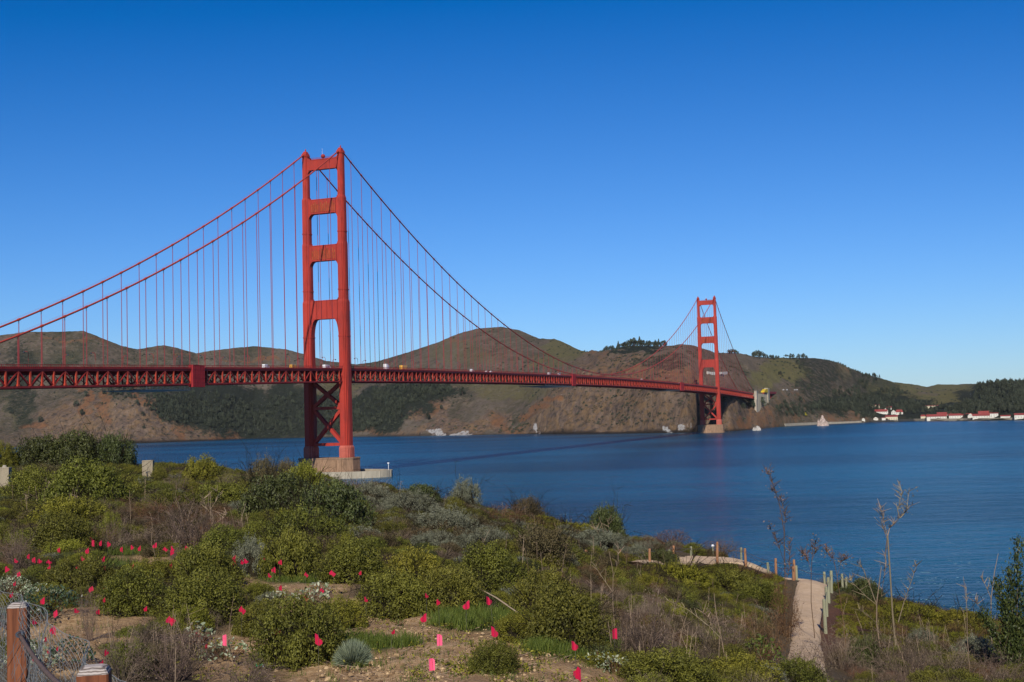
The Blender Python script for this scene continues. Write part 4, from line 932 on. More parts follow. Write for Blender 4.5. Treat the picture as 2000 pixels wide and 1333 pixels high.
tag(mb.build('path', t.base(c, .95, .1), smooth=True), 'pale sandy footpath curving along the edge of the bluff', kind='structure')

# ---------------- plant materials
M['coyote'] = m_leaf('coyote_leaves', (.020, .026, .003), (.215, .21, .030), .6, .2, .22)
M['coyote_light'] = m_leaf('light_olive_leaves', (.038, .046, .005), (.29, .275, .032), .6, .25, .2)
M['dark'] = m_leaf('dark_evergreen_leaves', (.012, .018, .006), (.11, .125, .034), .5, .12, .2)
M['brownolive'] = m_leaf('brown_olive_leaves', (.04, .034, .014), (.16, .12, .055), .7, .15, .2)
M['sage'] = m_leaf('grey_green_sage_leaves', (.065, .070, .042), (.23, .235, .155), .8, .1, .15)
M['twig'] = m_leaf('grey_brown_twigs', (.050, .035, .024), (.20, .145, .105), .9, 0, .25)
M['rust'] = m_leaf('rust_brown_weeds', (.055, .026, .014), (.20, .11, .055), .9, .1, .25)
M['straw'] = m_leaf('dry_straw_stalks', (.12, .085, .05), (.38, .29, .19), .9, .1, .15)
M['mat'] = m_leaf('yellow_green_mat_leaves', (.06, .066, .006), (.29, .27, .028), .7, .25, .12)
M['grassm'] = m_leaf('fresh_grass_blades', (.05, .075, .010), (.17, .20, .035), .6, .3, .1)
M['silver'] = m_leaf('silver_green_blades', (.10, .12, .065), (.36, .40, .27), .7, .2, .05)
M['pale_leaf'] = m_leaf('pale_broad_leaves', (.10, .14, .06), (.50, .52, .36), .6, .2, .05)
M['darkbroad'] = m_leaf('glossy_dark_broad_leaves', (.012, .025, .010), (.065, .095, .045), .35, .15, .05)
M['core'] = m_varied('shaded_inner_twigs', (.022, .018, .011), .3, 8., .95, .05)  # near-black brown: shade inside the shrub painted onto its core and twigs

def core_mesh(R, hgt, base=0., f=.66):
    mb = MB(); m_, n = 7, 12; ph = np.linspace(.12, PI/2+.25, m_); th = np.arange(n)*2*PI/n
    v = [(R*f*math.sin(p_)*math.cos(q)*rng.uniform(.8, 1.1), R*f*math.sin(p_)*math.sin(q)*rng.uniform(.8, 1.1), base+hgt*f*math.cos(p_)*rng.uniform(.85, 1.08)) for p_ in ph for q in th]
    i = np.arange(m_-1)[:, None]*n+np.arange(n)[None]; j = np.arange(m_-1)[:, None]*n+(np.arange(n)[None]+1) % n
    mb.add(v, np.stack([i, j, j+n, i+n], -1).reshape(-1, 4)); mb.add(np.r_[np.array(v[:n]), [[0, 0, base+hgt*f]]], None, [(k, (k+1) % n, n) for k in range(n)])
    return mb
def branch_tubes(mb, n, R, hgt, r0=.012, depth=2, spread=1., up=.55, seg=4, sides=3, tint=(.2, .9), curl=.18):
    for _ in range(n):
        a = rng.uniform(0, 2*PI); d = np.array([math.cos(a)*spread, math.sin(a)*spread, rng.uniform(up*.6, up*1.8)]); d /= np.linalg.norm(d)
        p = np.array([math.cos(a), math.sin(a), 0])*R*rng.uniform(0, .3); L = (R*abs(d[0])+R*abs(d[1])+hgt*abs(d[2]))*rng.uniform(.6, 1.)/1.2; tt = rng.uniform(*tint)
        def grow(p, d, L, r, dep):
            pts = [p]; dd = d.copy()
            for k in range(seg):
                dd = dd+rng.normal(size=3)*curl; dd /= np.linalg.norm(dd); pts.append(pts[-1]+dd*L/seg)
            mb.tube(pts, np.linspace(r, r*.35, seg+1), sides, tt, cap=False)
            if dep > 0:
                for _k in range(rng.integers(2, 5)):
                    q = pts[rng.integers(1, seg+1)]; nd = dd+rng.normal(size=3)*.6; nd /= np.linalg.norm(nd); grow(q, nd, L*rng.uniform(.3, .55), r*.5, dep-1)
        grow(p, d, L, r0, depth)
# a shrub prototype: foliage, stems joined to a dark core standing in for inner shade ; unit radius, height given
def shrub_proto(mat, hgt=.8, nl=60, per=190, leaf=.05, lobe=(.14, .26), asp=.55, flat=1., twigs=26, twm='twig', core=.56):
    leaf *= .84; per = int(per*1.4)
    P, N, T = crown_pts(nl, per, 1., hgt, lobe, 0.)
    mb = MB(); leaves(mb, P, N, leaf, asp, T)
    for q in rng.integers(0, len(P), 70):     # stray shoots that break the outline
        if P[q, 2] < hgt*.25: continue
        d_ = N[q]*.6+rng.normal(size=3)*.25+[0, 0, .55]; d_ /= np.linalg.norm(d_); L_ = rng.uniform(.08, .24); u_ = rng.uniform(0, 1, 16)[:, None]
        leaves(mb, P[q]+d_*L_*u_+rng.normal(size=(16, 3))*.012, np.tile(d_, (16, 1)), leaf*.85, asp, np.full(16, T[q]+.15), jit=.9)
    k = rng.integers(0, len(P), len(P)//9); leaves(mb, P[k]+N[k]*rng.uniform(.02, .10, (len(k), 1)), N[k], leaf, asp, np.clip(T[k]+.2, 0, 1))
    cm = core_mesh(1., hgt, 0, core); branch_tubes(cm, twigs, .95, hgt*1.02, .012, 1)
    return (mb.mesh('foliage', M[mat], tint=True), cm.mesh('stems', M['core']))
def bare_proto(mat='twig', hgt=1., n=60, up=.8, spread=.8, curl=.16, extra=0, r0=.012, depth=2, fleck='twig'):
    mb = MB(); branch_tubes(mb, n, 1., hgt, r0, depth, spread, up, 4, 3, (.1, 1.), curl)
    allv = np.concatenate(mb.v); kz = hgt/np.percentile(allv[:, 2], 99.); kr = 1.05/np.percentile(np.hypot(allv[:, 0], allv[:, 1]), 98.)
    mb.v = [v*np.array([kr, kr, kz]) for v in mb.v]
    st = mb.mesh('stems', M[mat], tint=True); fb = MB()
    P, N, T = crown_pts(30, 40+extra, .95, hgt*.95, (.15, .3), 0.); leaves(fb, P, N, .035, .5, T)
    return (fb.mesh('foliage', M[fleck], tint=True), st)
PR_ = {
 'coyote': [shrub_proto('coyote', .85), shrub_proto('coyote', .95, 70, 160, .05), shrub_proto('coyote', .7, 55, 200, .045, (.12, .22)), shrub_proto('coyote', 1., 80, 140, .055)],
 'light': [shrub_proto('coyote_light', .85), shrub_proto('coyote_light', 1., 75, 150, .05, (.1, .2))],
 'dark': [shrub_proto('dark', .9, 60, 170, .06, (.14, .27)), shrub_proto('dark', .8, 50, 200, .055)],
 'brown': [shrub_proto('brownolive', .9, 60, 120, .05, twigs=40, core=.5), shrub_proto('brownolive', .8, 55, 120, .045, twigs=50, core=.45)],
 'sage': [shrub_proto('sage', .75, 80, 120, .05, (.08, .17), .35), shrub_proto('sage', .9, 70, 120, .05, (.1, .2), .35)],
 'mat': [shrub_proto('mat', .45, 90, 100, .05, (.08, .17), .4), shrub_proto('mat', .5, 70, 120, .045, (.1, .2), .4)],
 'bare': [bare_proto('twig', 1.1, 55), bare_proto('twig', .9, 60, .6, 1.), bare_proto('twig', 1.3, 50, 1.1, .6)],
 'rust': [bare_proto('rust', 1., 50, .8, .8, .16, 40, .012, 2, 'rust'), bare_proto('rust', 1.2, 45, 1.1, .6, .12, 30, .011, 2, 'rust')],
}
def shrub(kind, px, row, wpx, hpx, label, name='shrub', cat='shrub', group=None, d=None, sq=1., v=None):
    if d is None: p, d = hit(px, row)
    else: p = onground(px, d)
    p = gp(p[0], p[1]); mpp = d/FP; hpx += max(0, proj(p)[0][1]-row-1); R = wpx*mpp*.5; Hh = hpx*mpp
    pr = PR_[kind][int(rng.integers(len(PR_[kind]))) if v is None else v]
    hz_ = pr[0].get('top', 1.)
    r = empty(name, (p[0], p[1], p[2]-.05*Hh), rng.uniform(0, 6.28)); r.scale = (R, R*sq, Hh/hz_); tag(r, label, cat, group)
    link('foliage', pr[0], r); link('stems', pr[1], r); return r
for L in PR_.values():
    for fm, smh in L:
        co = np.zeros(len(fm.vertices)*3, np.float32); fm.vertices.foreach_get('co', co); fm['top'] = float(np.percentile(co[2::3], 99.3))

SH_ = [ # kind, px, row of its foot, width, height, label
('dark',75,915,118,66,'broad dark evergreen shrub at the left of the dark row on the skyline'),
('dark',150,916,125,76,'tallest dark evergreen shrub in the middle of the dark skyline row'),
('dark',222,915,96,70,'dark evergreen shrub at the right end of the skyline row above the water'),
('light',8,925,60,62,'bright yellow green bush at the left edge under the dark row'),
('brown',95,950,120,46,'brownish shrub on the skyline below the dark evergreen row'),
('coyote',65,985,120,75,'olive shrub between the left concrete post and the big olive mound'),
('coyote',168,1000,190,104,'big olive mound left of the middle concrete post'),
('coyote',240,988,90,60,'olive shrub leaning against the left side of the middle concrete post'),
('light',130,1030,170,60,'low olive bush in front of the big mound with white dead stems'),
('coyote',312,955,45,46,'small olive bush just right of the middle concrete post'),
('bare',345,965,70,46,'bare grey bush between the middle post and the round olive bush'),
('light',396,950,92,60,'round topped olive bush standing against the water'),
('bare',450,958,60,44,'pale leafless bush between the two round bushes on the skyline'),
('brown',512,960,80,72,'tall brown topped bush on the skyline left of the near tower'),
('brown',557,955,60,60,'brownish bush behind the bright round one'),
('light',590,968,108,66,'bright green round bush in front of the near tower pier'),
('coyote',330,1000,130,44,'low dark olive bush below the middle concrete post'),
('rust',300,1022,150,40,'reddish brown scrub below the middle concrete post'),
('coyote',440,1000,150,56,'dark green bush left of the very dark one'),
('dark',545,1025,170,100,'very dark evergreen mound below the round bright bush'),
('dark',650,1045,170,105,'dark green mound at the centre left under the tower'),
('coyote',600,1078,190,90,'olive green bush in front of the dark mound'),
('bare',372,1075,170,110,'large tangle of pale dead branches left of centre'),
('bare',225,1075,80,66,'bare brown bush above the row of pink flags'),
('bare',28,1115,90,88,'bare brown bush at the left edge above the white flowers'),
('coyote',125,1085,150,86,'olive bush above the left group of pink flags'),
('light',215,1060,60,60,'small light bush between two bare ones at left'),
('coyote',440,1085,120,60,'olive bush above the silver one'),
('sage',492,1125,100,78,'silvery grey bush with pink flags in front of it'),
('coyote',570,1128,140,96,'dense bush right of the silvery one'),
('coyote',690,1140,150,90,'olive bush right of the leaning dead twigs'),
('coyote',400,1150,160,90,'rounded olive bush left of the small bare clearing'),
('coyote',150,1165,170,75,'olive bush behind the broad leaved plants at left'),
('coyote',260,1195,150,90,'olive bush behind the left dirt patch'),
('coyote',395,1215,190,100,'large dark olive bush left of a pink flag'),
('light',300,1150,110,60,'lighter olive bush in the middle of the left scrub'),
('coyote',585,1295,210,130,'large olive bush with two wide pink flags in front'),
('coyote',515,1240,110,70,'olive bush left of the wide pink diamond flag'),
('light',670,1230,110,66,'light olive bush above the silver tuft'),
('light',810,1160,140,90,'sunlit olive bush in the middle of the scrub'),
('coyote',770,1205,170,90,'olive bush behind three small pink flags'),
('coyote',880,1195,150,90,'olive bush behind the pink flag with the open side'),
('coyote',960,1150,160,90,'dark olive bush at the top of the fallen white stick'),
('coyote',1060,1200,150,90,'olive bush behind the fallen white stick'),
('coyote',1105,1262,190,120,'large round olive bush between the stick and the bare brown bush'),
('light',1010,1250,110,56,'small olive bush above the grass'),
('sage',720,985,110,46,'grey sage on the crest right of the dark mound'),
('sage',800,1015,130,60,'grey sage halfway along the crest'),
('sage',870,1050,150,62,'widest grey green sage bush on the middle slope'),
('sage',950,1078,130,50,'grey green sage bush at the lower end of the sage patch'),
('dark',825,985,90,40,'dark low shrub on the crest left of the silvery skyline bush'),
('sage',905,972,74,42,'silvery green bush standing on the crest against the water'),
('coyote',890,1020,60,50,'dark olive shrub below the silvery skyline bush'),
('brown',1022,1000,78,34,'brown olive bush on the crest at centre'),
('dark',1176,1030,88,44,'dark green bush on the crest against the water, right of centre'),
('rust',985,1030,140,44,'rust brown scrub on the crest'),
('mat',1110,1042,130,22,'bright yellow green mat on the crest left of the dark bush'),
('mat',1060,1022,70,16,'small yellow green mat on the crest'),
('brown',1060,1100,150,80,'brown olive bush right of the sage patch'),
('rust',1300,1062,110,30,'reddish scrub along the edge of the bluff left of the path'),
('rust',1395,1078,100,28,'rust red scrub behind the path bend'),
('sage',1160,1072,150,42,'grey bush below the dark crest bush'),
('dark',1290,1100,80,26,'dark green low bush behind the path fence'),
('mat',1320,1142,150,44,'yellow green mound left of the path'),
('coyote',1425,1168,140,58,'dark olive bush just left of the path bend'),
('mat',1270,1170,110,50,'yellow green bush below the short piece of path'),
('coyote',1490,1190,100,58,'olive bush beside the left side of the path'),
('rust',1535,1245,80,110,'tall rust coloured weeds along the left side of the path'),
('bare',1262,1285,140,140,'tall bare brown bush spreading like a fan right of a pink flag'),
('bare',1400,1290,150,110,'tangle of bare brown stems left of the path'),
('rust',1490,1290,140,100,'brown weeds below the path'),
('coyote',1300,1345,210,78,'leafy green bush at the bottom right of the dirt'),
('light',1450,1350,190,70,'sunlit green bush at the bottom edge, right of centre'),
('coyote',1560,1345,130,60,'green bush at the bottom edge below the path'),
('dark',1688,1178,82,50,'round dark bush at the right side of the path fence'),
('mat',1770,1215,150,36,'yellow green ground cover right of the dark round bush'),
('mat',1870,1228,160,34,'yellow green ground cover at the edge of the bluff on the right'),
('sage',1800,1262,70,34,'small silver green bush below the yellow green ground cover'),
('sage',1905,1300,110,60,'silver green bush at lower right'),
('dark',1690,1320,80,80,'dark leafy bush among the dead weeds at lower right'),
('bare',1578,1330,120,84,'brown weeds in front of the lower end of the path'),
('bare',1640,1310,130,90,'bare brown weeds at the foot of the path'),
('bare',1760,1335,150,110,'dense bare brown brush left of the tall dead plant'),
('bare',1850,1340,160,90,'dense bare brown brush at the lower right corner'),
('bare',1960,1345,120,80,'bare brush in the lower right corner'),
('bare',340,1330,200,110,'large twiggy brown purple bush at the bottom left of centre'),
('bare',240,1335,140,100,'twiggy brown bush right of the second wooden post'),
('coyote',250,1320,110,70,'small olive bush behind the second wooden post'),
('bare',480,1345,150,70,'low twiggy brown bush at the bottom edge'),
('coyote',965,1312,112,58,'small green bush growing on the bare dirt'),
('bare',175,1255,60,110,'upright grey twiggy weed in the left dirt patch'),
]
for kind, px, row, w_, h_, lab in SH_: shrub(kind, px, row, w_, h_, lab)

# thickets filling the ground between
def inview(P): return proj(P)
def scatter(n, dmin, dmax, pxa=-60, pxb=2060, seed=0):
    r_ = np.random.default_rng(seed); px = r_.uniform(pxa, pxb, n*3); d = np.sqrt(r_.uniform(dmin**2, dmax**2, n*3))
    keep = r_.uniform(size=n*3) < 1; p = np.stack([CAM+dd*ray(x, hr(x)) for x, dd in zip(px, d)]); p[:, 2] = ground_z(p[:, 0], p[:, 1])
    return p[:n], px[:n], d[:n]
SAGEZ = [(840,1020,190,50),(950,1075,120,30),(1150,1070,120,25),(1330,1085,110,14)]
MATZ = [(1130,1040,130,22),(1330,1120,160,40),(1830,1215,230,50),(1900,1200,160,50),(1490,1150,60,30),(1700,1190,60,30)]
RUSTZ = [(980,1030,160,40),(1300,1060,140,20),(1450,1075,140,20),(700,1000,60,50),(330,1030,120,30),(1560,1230,60,90)]
BAREZ = [(370,1050,110,50),(1450,1275,220,50),(1800,1325,300,60),(1250,1260,80,60),(300,1310,200,60),(30,1090,60,50),(200,1040,80,40),(1180,1180,120,60)]
KIND = []
for k in ('coyote', 'light', 'dark', 'brown', 'sage', 'mat', 'bare', 'rust'): KIND += [(k, j) for j in range(len(PR_[k]))]
KI = {k: [i for i, (a, b) in enumerate(KIND) if a == k] for k, _ in KIND}
def joined_proto(k, j):
    fm, smh = PR_[k][j]; mb = MB(); me = bpy.data.meshes.new('plant')
    import bmesh
    bm = bmesh.new(); bm.from_mesh(fm); n0 = len(bm.faces); bm.from_mesh(smh); bm.faces.ensure_lookup_table()
    for f_ in list(bm.faces)[n0:]: f_.material_index = 1
    bm.to_mesh(me); bm.free(); me.materials.append(fm.materials[0]); me.materials.append(smh.materials[0]); return me
JP = [joined_proto(k, j) for k, j in KIND]
def thicket(name, n, d0, d1, seed, smin, smax, label, exclude_dirt=True, pxa=-60, pxb=2060):
    P, px, d = scatter(n, d0, d1, pxa, pxb, seed); pr = proj(P); r_ = np.random.default_rng(seed+1)
    jx = pr[:, 0]+r_.normal(size=n)*14; jy = pr[:, 1]+r_.normal(size=n)*5
    ok = pathdist(P[:, 0], P[:, 1]) > .25+.4*smax
    if exclude_dirt: ok &= (ell(pr[:, 0], pr[:, 1], DIRT, .1) < .3) & (ell(pr[:, 0], pr[:, 1], GRASS, .1) < .3)
    # keep the view down to the path open
    ok &= ~((pr[:, 0] > 1535) & (pr[:, 0] < 1625) & (pr[:, 1] > 1085) & (pr[:, 1] < 1250) & (d < 48)); ok &= ~((pr[:, 0] > 1375) & (pr[:, 0] < 1618) & (pr[:, 1] > 1090) & (pr[:, 1] < 1111))
    idx = np.zeros(n, int)
    for i in range(n):
        x, y = jx[i], jy[i]
        if ell(x, y, SAGEZ) > .4: k = r_.choice(['sage', 'sage', 'bare', 'brown', 'coyote'])
        elif ell(x, y, MATZ) > .4: k = 'mat' if r_.uniform() < .8 else 'rust'
        elif ell(x, y, RUSTZ) > .4: k = r_.choice(['rust', 'rust', 'bare', 'brown'])
        elif ell(x, y, BAREZ) > .4: k = r_.choice(['bare', 'bare', 'bare', 'brown', 'rust', 'coyote'])
        else: k = r_.choice(['coyote', 'coyote', 'coyote', 'light', 'light', 'dark', 'brown', 'bare', 'sage', 'mat'])
        idx[i] = r_.choice(KI[k])
    scl = r_.uniform(smin, smax, n)*np.where(np.isin(idx, KI['bare']+KI['rust']), .75, 1.); P = P[ok]; P[:, 2] -= .04
    return gn_scatter(name, P, r_.uniform(0, 6.28, n)[ok], scl[ok], idx[ok], JP, label)
thicket('scrub', 4200, 26, 62, 11, .28, .62, 'mixed low coastal scrub covering the middle of the bluff')
thicket('scrub', 5200, 60, 118, 21, .35, .8, 'mixed low coastal scrub along the crest of the bluff')
thicket('scrub', 1300, 13, 27, 31, .16, .36, 'low mixed scrub between the shrubs of the near slope')
thicket('scrub', 700, 11.5, 26, 41, .2, .42, 'brown and green scrub of the near right slope', True, 1230, 2060)

# small plants: grass, herbs, dead stalks, stones, twigs
def blades(mb, P, n_per, h, wd, spread, lean=.5, r_=rng):
    for p in P:
        k = n_per; a = r_.uniform(0, 2*PI, k); b = p+np.c_[r_.normal(size=k)*spread, r_.normal(size=k)*spread, np.zeros(k)]
        hh_ = h*r_.uniform(.5, 1.2, k); ln = lean*hh_*r_.uniform(.2, 1., k); tip = b+np.c_[np.cos(a)*ln, np.sin(a)*ln, hh_]; c_ = r_.uniform(0, 2*PI, k)
        side = np.c_[np.cos(c_), np.sin(c_), np.zeros(k)]*wd*.5; md = (b+tip)/2+np.c_[np.zeros((k, 2)), hh_*.12]
        v = np.stack([b-side, b+side, md+side*.8, md-side*.8, tip], 1).reshape(-1, 3); i = np.arange(k)*5
        mb.add(v, np.stack([i, i+1, i+2, i+3], 1), np.stack([i+3, i+2, i+4], 1), np.repeat(r_.uniform(0, 1, k), 5))
def zone_pts(L, n, seed, keep=None):
    r_ = np.random.default_rng(seed); out = []
    w_ = np.array([a*b for _, _, a, b in L]); ks = r_.choice(len(L), n, p=w_/w_.sum())
    for k in ks:
        x, y, a, b = L[k]; q = math.sqrt(r_.uniform()); th = r_.uniform(0, 2*PI); p, d = hit(x+a*q*math.cos(th), min(1420, y+b*q*math.sin(th)))
        out.append(gp(p[0], p[1]))
    return np.array(out)
mb = MB(); blades(mb, zone_pts(GRASS, 700, 5), 26, .13, .007, .05)
tag(mb.build('grass', M['grassm'], tint=True), 'fresh green grass growing beside the bare dirt', kind='stuff')
mb = MB(); blades(mb, zone_pts([(860,1262,300,62),(1060,1300,200,60),(700,1320,150,50),(1200,1300,90,40),(560,1150,120,20),(300,1103,100,14),(140,1240,120,40)], 420, 6), 9, .07, .006, .04)
tag(mb.build('grass', M['grassm'], tint=True), 'sparse short weeds sprouting on the dirt', kind='stuff')
def flatleaf_clump(P, n, size, mat, name, label, up=.1):
    mb = MB()
    for p in P:
        k = n; v = rng.normal(size=(k, 3))*np.array([.06, .06, .02]); v[:, 2] = abs(v[:, 2])+up*.2; N = rand_dir(k, 1.2); leaves(mb, p+v, N, size, .5)
    return tag(mb.build(name, mat, tint=True), label, kind='stuff')
flatleaf_clump(zone_pts([(860,1262,300,62),(1000,1320,200,60),(560,1150,130,24),(1190,1310,110,50),(300,1105,100,16),(420,1300,160,50)], 260, 7), 16, .035, M['coyote_light'], 'herbs', 'small low herbs dotted over the dirt')
P = zone_pts([(860,1265,310,66),(720,1325,200,50),(1010,1330,200,50),(560,1150,120,20),(130,1240,130,40)], 2600, 8)
mb = MB()
for p in P:      # stones and clods
    s_ = float(np.exp(rng.normal()*.5-4.55)); n = 6; th = np.arange(n)*2*PI/n; r1 = s_*rng.uniform(.7, 1.2, n); r2 = r1*.6
    v = np.r_[np.c_[r1*np.cos(th), r1*np.sin(th), np.full(n, -.2*s_)], np.c_[r2*np.cos(th), r2*np.sin(th), s_*rng.uniform(.4, .7, n)], [[0, 0, s_*.75]]]+p
    i = np.arange(n); j = (i+1) % n; mb.add(v, np.stack([i, j, j+n, i+n], 1), np.stack([i+n, j+n, np.full(n, 2*n)], 1), rng.uniform())
M['stone'] = m_leaf('stones_and_clods', (.13, .075, .035), (.50, .36, .20), .95, 0, 0)
tag(mb.build('stones', M['stone'], tint=True), 'small stones and clods lying on the dirt', kind='stuff')
mb = MB(); P = zone_pts([(860,1262,300,62),(720,1320,200,60),(560,1148,120,22),(140,1240,130,40),(1010,1330,200,50),(450,1300,150,40)], 900, 9)
for p in P:
    a = rng.uniform(0, PI); L = rng.uniform(.03, .16); q = np.array([math.cos(a), math.sin(a), rng.uniform(-.1, .25)])*L; mb.tube([p+[0, 0, .01], p+q+[0, 0, .015]], .003, 3, rng.uniform(), False)
tag(mb.build('twig_litter', M['straw'], tint=True), 'broken twigs and straw scattered on the dirt', kind='stuff')
# standing dead stalks all over the scrub
mb = MB(); r_ = np.random.default_rng(55)
ST = [(130,990,130,40,50),(400,1040,160,60,50),(1400,1250,220,70,90),(1800,1290,260,60,120),(1080,1080,180,60,40),(300,1290,200,50,30),(1150,1150,120,70,30),(1000,1000,120,30,30),(750,960,120,20,30)]
for (x, y, a, b, n) in ST:
    for _ in range(n):
        px_, rw = x+a*r_.normal()*.5, y+b*r_.normal()*.5
        if 1525 < px_ < 1640 and r_.uniform() < .8: continue
        p, d = hit(px_, min(rw, 1400)); p = gp(p[0], p[1])
        hh_ = r_.uniform(.35, 1.)*min(1.1, .3+d/55); k = r_.normal(size=2)*.18*hh_
        pts = [p, p+[k[0]*.4, k[1]*.4, hh_*.5], p+[k[0], k[1], hh_]]; tt = r_.uniform(.1, 1); rad = .0022+.00011*d
        mb.tube(pts, [rad, rad*.8, rad*.4], 3, tt, False)
        for _k in range(4):
            q = p+np.array([k[0], k[1], hh_])*r_.uniform(.5, .95); mb.tube([q, q+np.array([r_.normal()*.12, r_.normal()*.12, .12])*hh_], [rad*.5, rad*.2], 3, tt, False)
tag(mb.build('dead_stalks', M['straw'], tint=True), 'thin pale dead stalks standing above the scrub', kind='stuff')

# ---------------- singled-out plants
def tall_stalk(base, pts_px, rads, branches, label, name='dead_stalk_plant', mat='straw', fluff=0):
    p, d = hit(*base); p = gp(p[0], p[1]); mpp = d/FP
    def off(x, y, jit=0.): return np.array(RV*((x-base[0])*mpp)+np.array([0, 0, 1.])*((base[1]-y)*mpp))+np.array([-sy_, -cy_, 0])*0+_f*jit
    r = empty(name, tuple(p)); tag(r, label, 'dead plant'); mb = MB()
    mb.tube([off(x, y, .03*math.sin(i*2.1)) for i, (x, y) in enumerate(pts_px)], np.array(rads)*mpp*.42, 6, .5); mb.build('stem', M[mat], r, tint=True)
    for br, rr in branches:
        b = MB(); pts = [off(x, y, .12*math.sin(i*1.7+br[-1][0])*i) for i, (x, y) in enumerate(br)]
        b.tube(pts, np.linspace(rr, rr*.35, len(br))*mpp*.42, 4, rng.uniform(.2, .9))
        for i in range(int(len(br)*(3+fluff))):
            k = rng.uniform(.3, 1)*(len(pts)-1); k0 = min(int(k), len(pts)-2); q = pts[k0]+(pts[k0+1]-pts[k0])*(k-k0); e = rng.normal(size=3)*np.array([.08, .08, .03])+[0, 0, .09]
            b.tube([q, q+e*mpp*110], np.array([.8, .3])*mpp, 3, rng.uniform(.1, .8), False)
        b.build('branch', M[mat], r, tint=True)
    if fluff:
        f_ = MB(); nseed = len(branches); A = np.array([off(*b[0][-1]) for b in branches]+[off(*b[0][len(b[0])//2]) for b in branches]); k = rng.integers(0, len(A), 60*fluff)
        P = A[k]+rng.normal(size=(len(k), 3))*mpp*6; leaves(f_, P, rand_dir(len(k)), 4*mpp, .6); f_.build('seed_head', M['twig'], r, tint=True)['kind'] = 'stuff'
tall_stalk((1752,1290),[(1752,1290),(1748,1200),(1746,1120),(1745,1050)],[5,4,3.3,3.6],[([(1745,1050),(1752,1035),(1772,1015),(1790,985)],3),([(1745,1050),(1741,1025),(1735,1005),(1728,990)],1.6),([(1770,1015),(1768,1000),(1773,965),(1773,945)],2),([(1745,1060),(1738,1040),(1730,1015)],1.5),([(1772,1015),(1785,1000),(1795,965)],1.8),([(1745,1050),(1742,1080),(1735,1110),(1722,1165)],2.2),([(1758,1218),(1772,1180),(1785,1130),(1798,1105)],2.)],'tallest dead plant with a branching crown against the water at right',fluff=2)
tall_stalk((1722,1290),[(1722,1290),(1716,1220),(1717,1180),(1730,1110)],[3.4,3,2.6,1.6],[([(1716,1180),(1708,1150),(1690,1110),(1678,1100)],1.8),([(1718,1185),(1700,1170),(1672,1140),(1658,1130)],1.6),([(1716,1220),(1700,1205),(1680,1190)],1.4)],'grey leaning dead plant just left of the tallest one')
tall_stalk((1530,1240),[(1530,1240),(1536,1180),(1538,1120),(1540,1040),(1533,985),(1515,925)],[3,2.6,2.2,2,1.6,1],[([(1540,1050),(1544,1010),(1538,975)],1.2),([(1538,1100),(1525,1060),(1512,1030)],1.2),([(1536,1150),(1546,1110),(1548,1060)],1.2),([(1533,985),(1524,955),(1512,920)],1.3)],'tall reddish feathery dead stalk above the path posts',mat='rust',fluff=4)
tall_stalk((1592,1255),[(1592,1255),(1588,1180),(1590,1120),(1597,1060)],[2,1.8,1.4,1],[([(1590,1120),(1582,1090),(1574,1085)],1),([(1592,1100),(1600,1078),(1598,1058)],1.2)],'thin dead stalk with dark seed heads in front of the path',mat='rust',fluff=2)
tall_stalk((1655,1290),[(1655,1290),(1650,1200),(1642,1130),(1634,1070)],[2,1.6,1.3,1],[([(1642,1130),(1652,1100),(1660,1090)],1),([(1640,1110),(1630,1085),(1625,1078)],1)],'thin dead stalk with dark seed heads right of the path',mat='rust',fluff=2)
tall_stalk((1940,1300),[(1940,1300),(1940,1230),(1942,1170),(1952,1120),(1962,1085)],[2.6,2.3,2,1.7,1],[([(1942,1170),(1936,1150),(1928,1130)],1.4),([(1940,1200),(1915,1185),(1905,1170)],1.2)],'pale curved dead stalk in front of the evergreen sapling')
tall_stalk((1896,1330),[(1896,1330),(1894,1250),(1895,1190),(1892,1130)],[1.7,1.5,1.2,.8],[([(1895,1200),(1899,1170),(1897,1150)],.8)],'slender dead stalk left of the evergreen sapling')
tall_stalk((1203,1262),[(1203,1262),(1200,1180),(1202,1120),(1196,1080)],[2,1.8,1.4,1],[([(1201,1160),(1180,1130),(1168,1110)],1.2),([(1202,1130),(1212,1095),(1216,1070)],1.),([(1200,1190),(1185,1170),(1178,1150)],1.)],'upright dead stalk above the pink flag at the right of the dirt')
tall_stalk((1418,1300),[(1418,1300),(1412,1250),(1402,1200),(1400,1160)],[2.4,2,1.7,1.],[([(1412,1250),(1385,1220),(1350,1195),(1310,1183)],1.6),([(1410,1240),(1395,1215),(1372,1190)],1.4)],'dead plant with long pale arching stems below the path')
tall_stalk((1175,1075),[(1175,1075),(1182,1050),(1178,1030),(1172,1010)],[1.6,1.3,1.1,.8],[([(1182,1050),(1190,1035),(1192,1015)],.9),([(1180,1060),(1168,1040),(1160,1025)],.9)],'small white dead branch standing by the dark crest bush')
tall_stalk((418,1040),[(418,1040),(416,1010),(408,985),(410,960)],[2,1.8,1.3,1],[([(416,1010),(400,990),(395,975)],1.2),([(412,995),(425,975),(428,955)],1.1),([(417,1025),(440,1010),(448,1000)],1.)],'white dead branch in the middle of the grey tangle')
for x, y0, y1, lab in ((71,1005,960,'leftmost'),(48,985,940,'crooked grey'),(92,990,945,'forked tan'),(147,1005,970,'short'),(100,985,955,'slim white')):
    tall_stalk((x, y0), [(x, y0), (x+1, (y0+y1)/2), (x-1, y1-10)], [1.8, 1.5, .8], [([(x, (y0+y1)/2), (x+5, y1)], .8)], f'{lab} dead stem standing in front of the big olive mound')
# fallen stick
p0, _ = hit(932, 1148, .3); p1, _ = hit(1010, 1196, .12); mb = MB(); mb.tube([p0, (p0+p1)/2+[0, 0, .02], p1], [.009, .011, .014], 5, .95); tag(mb.build('fallen_stick', M['straw'], tint=True), 'long pale stick leaning down on the olive bushes', 'stick')
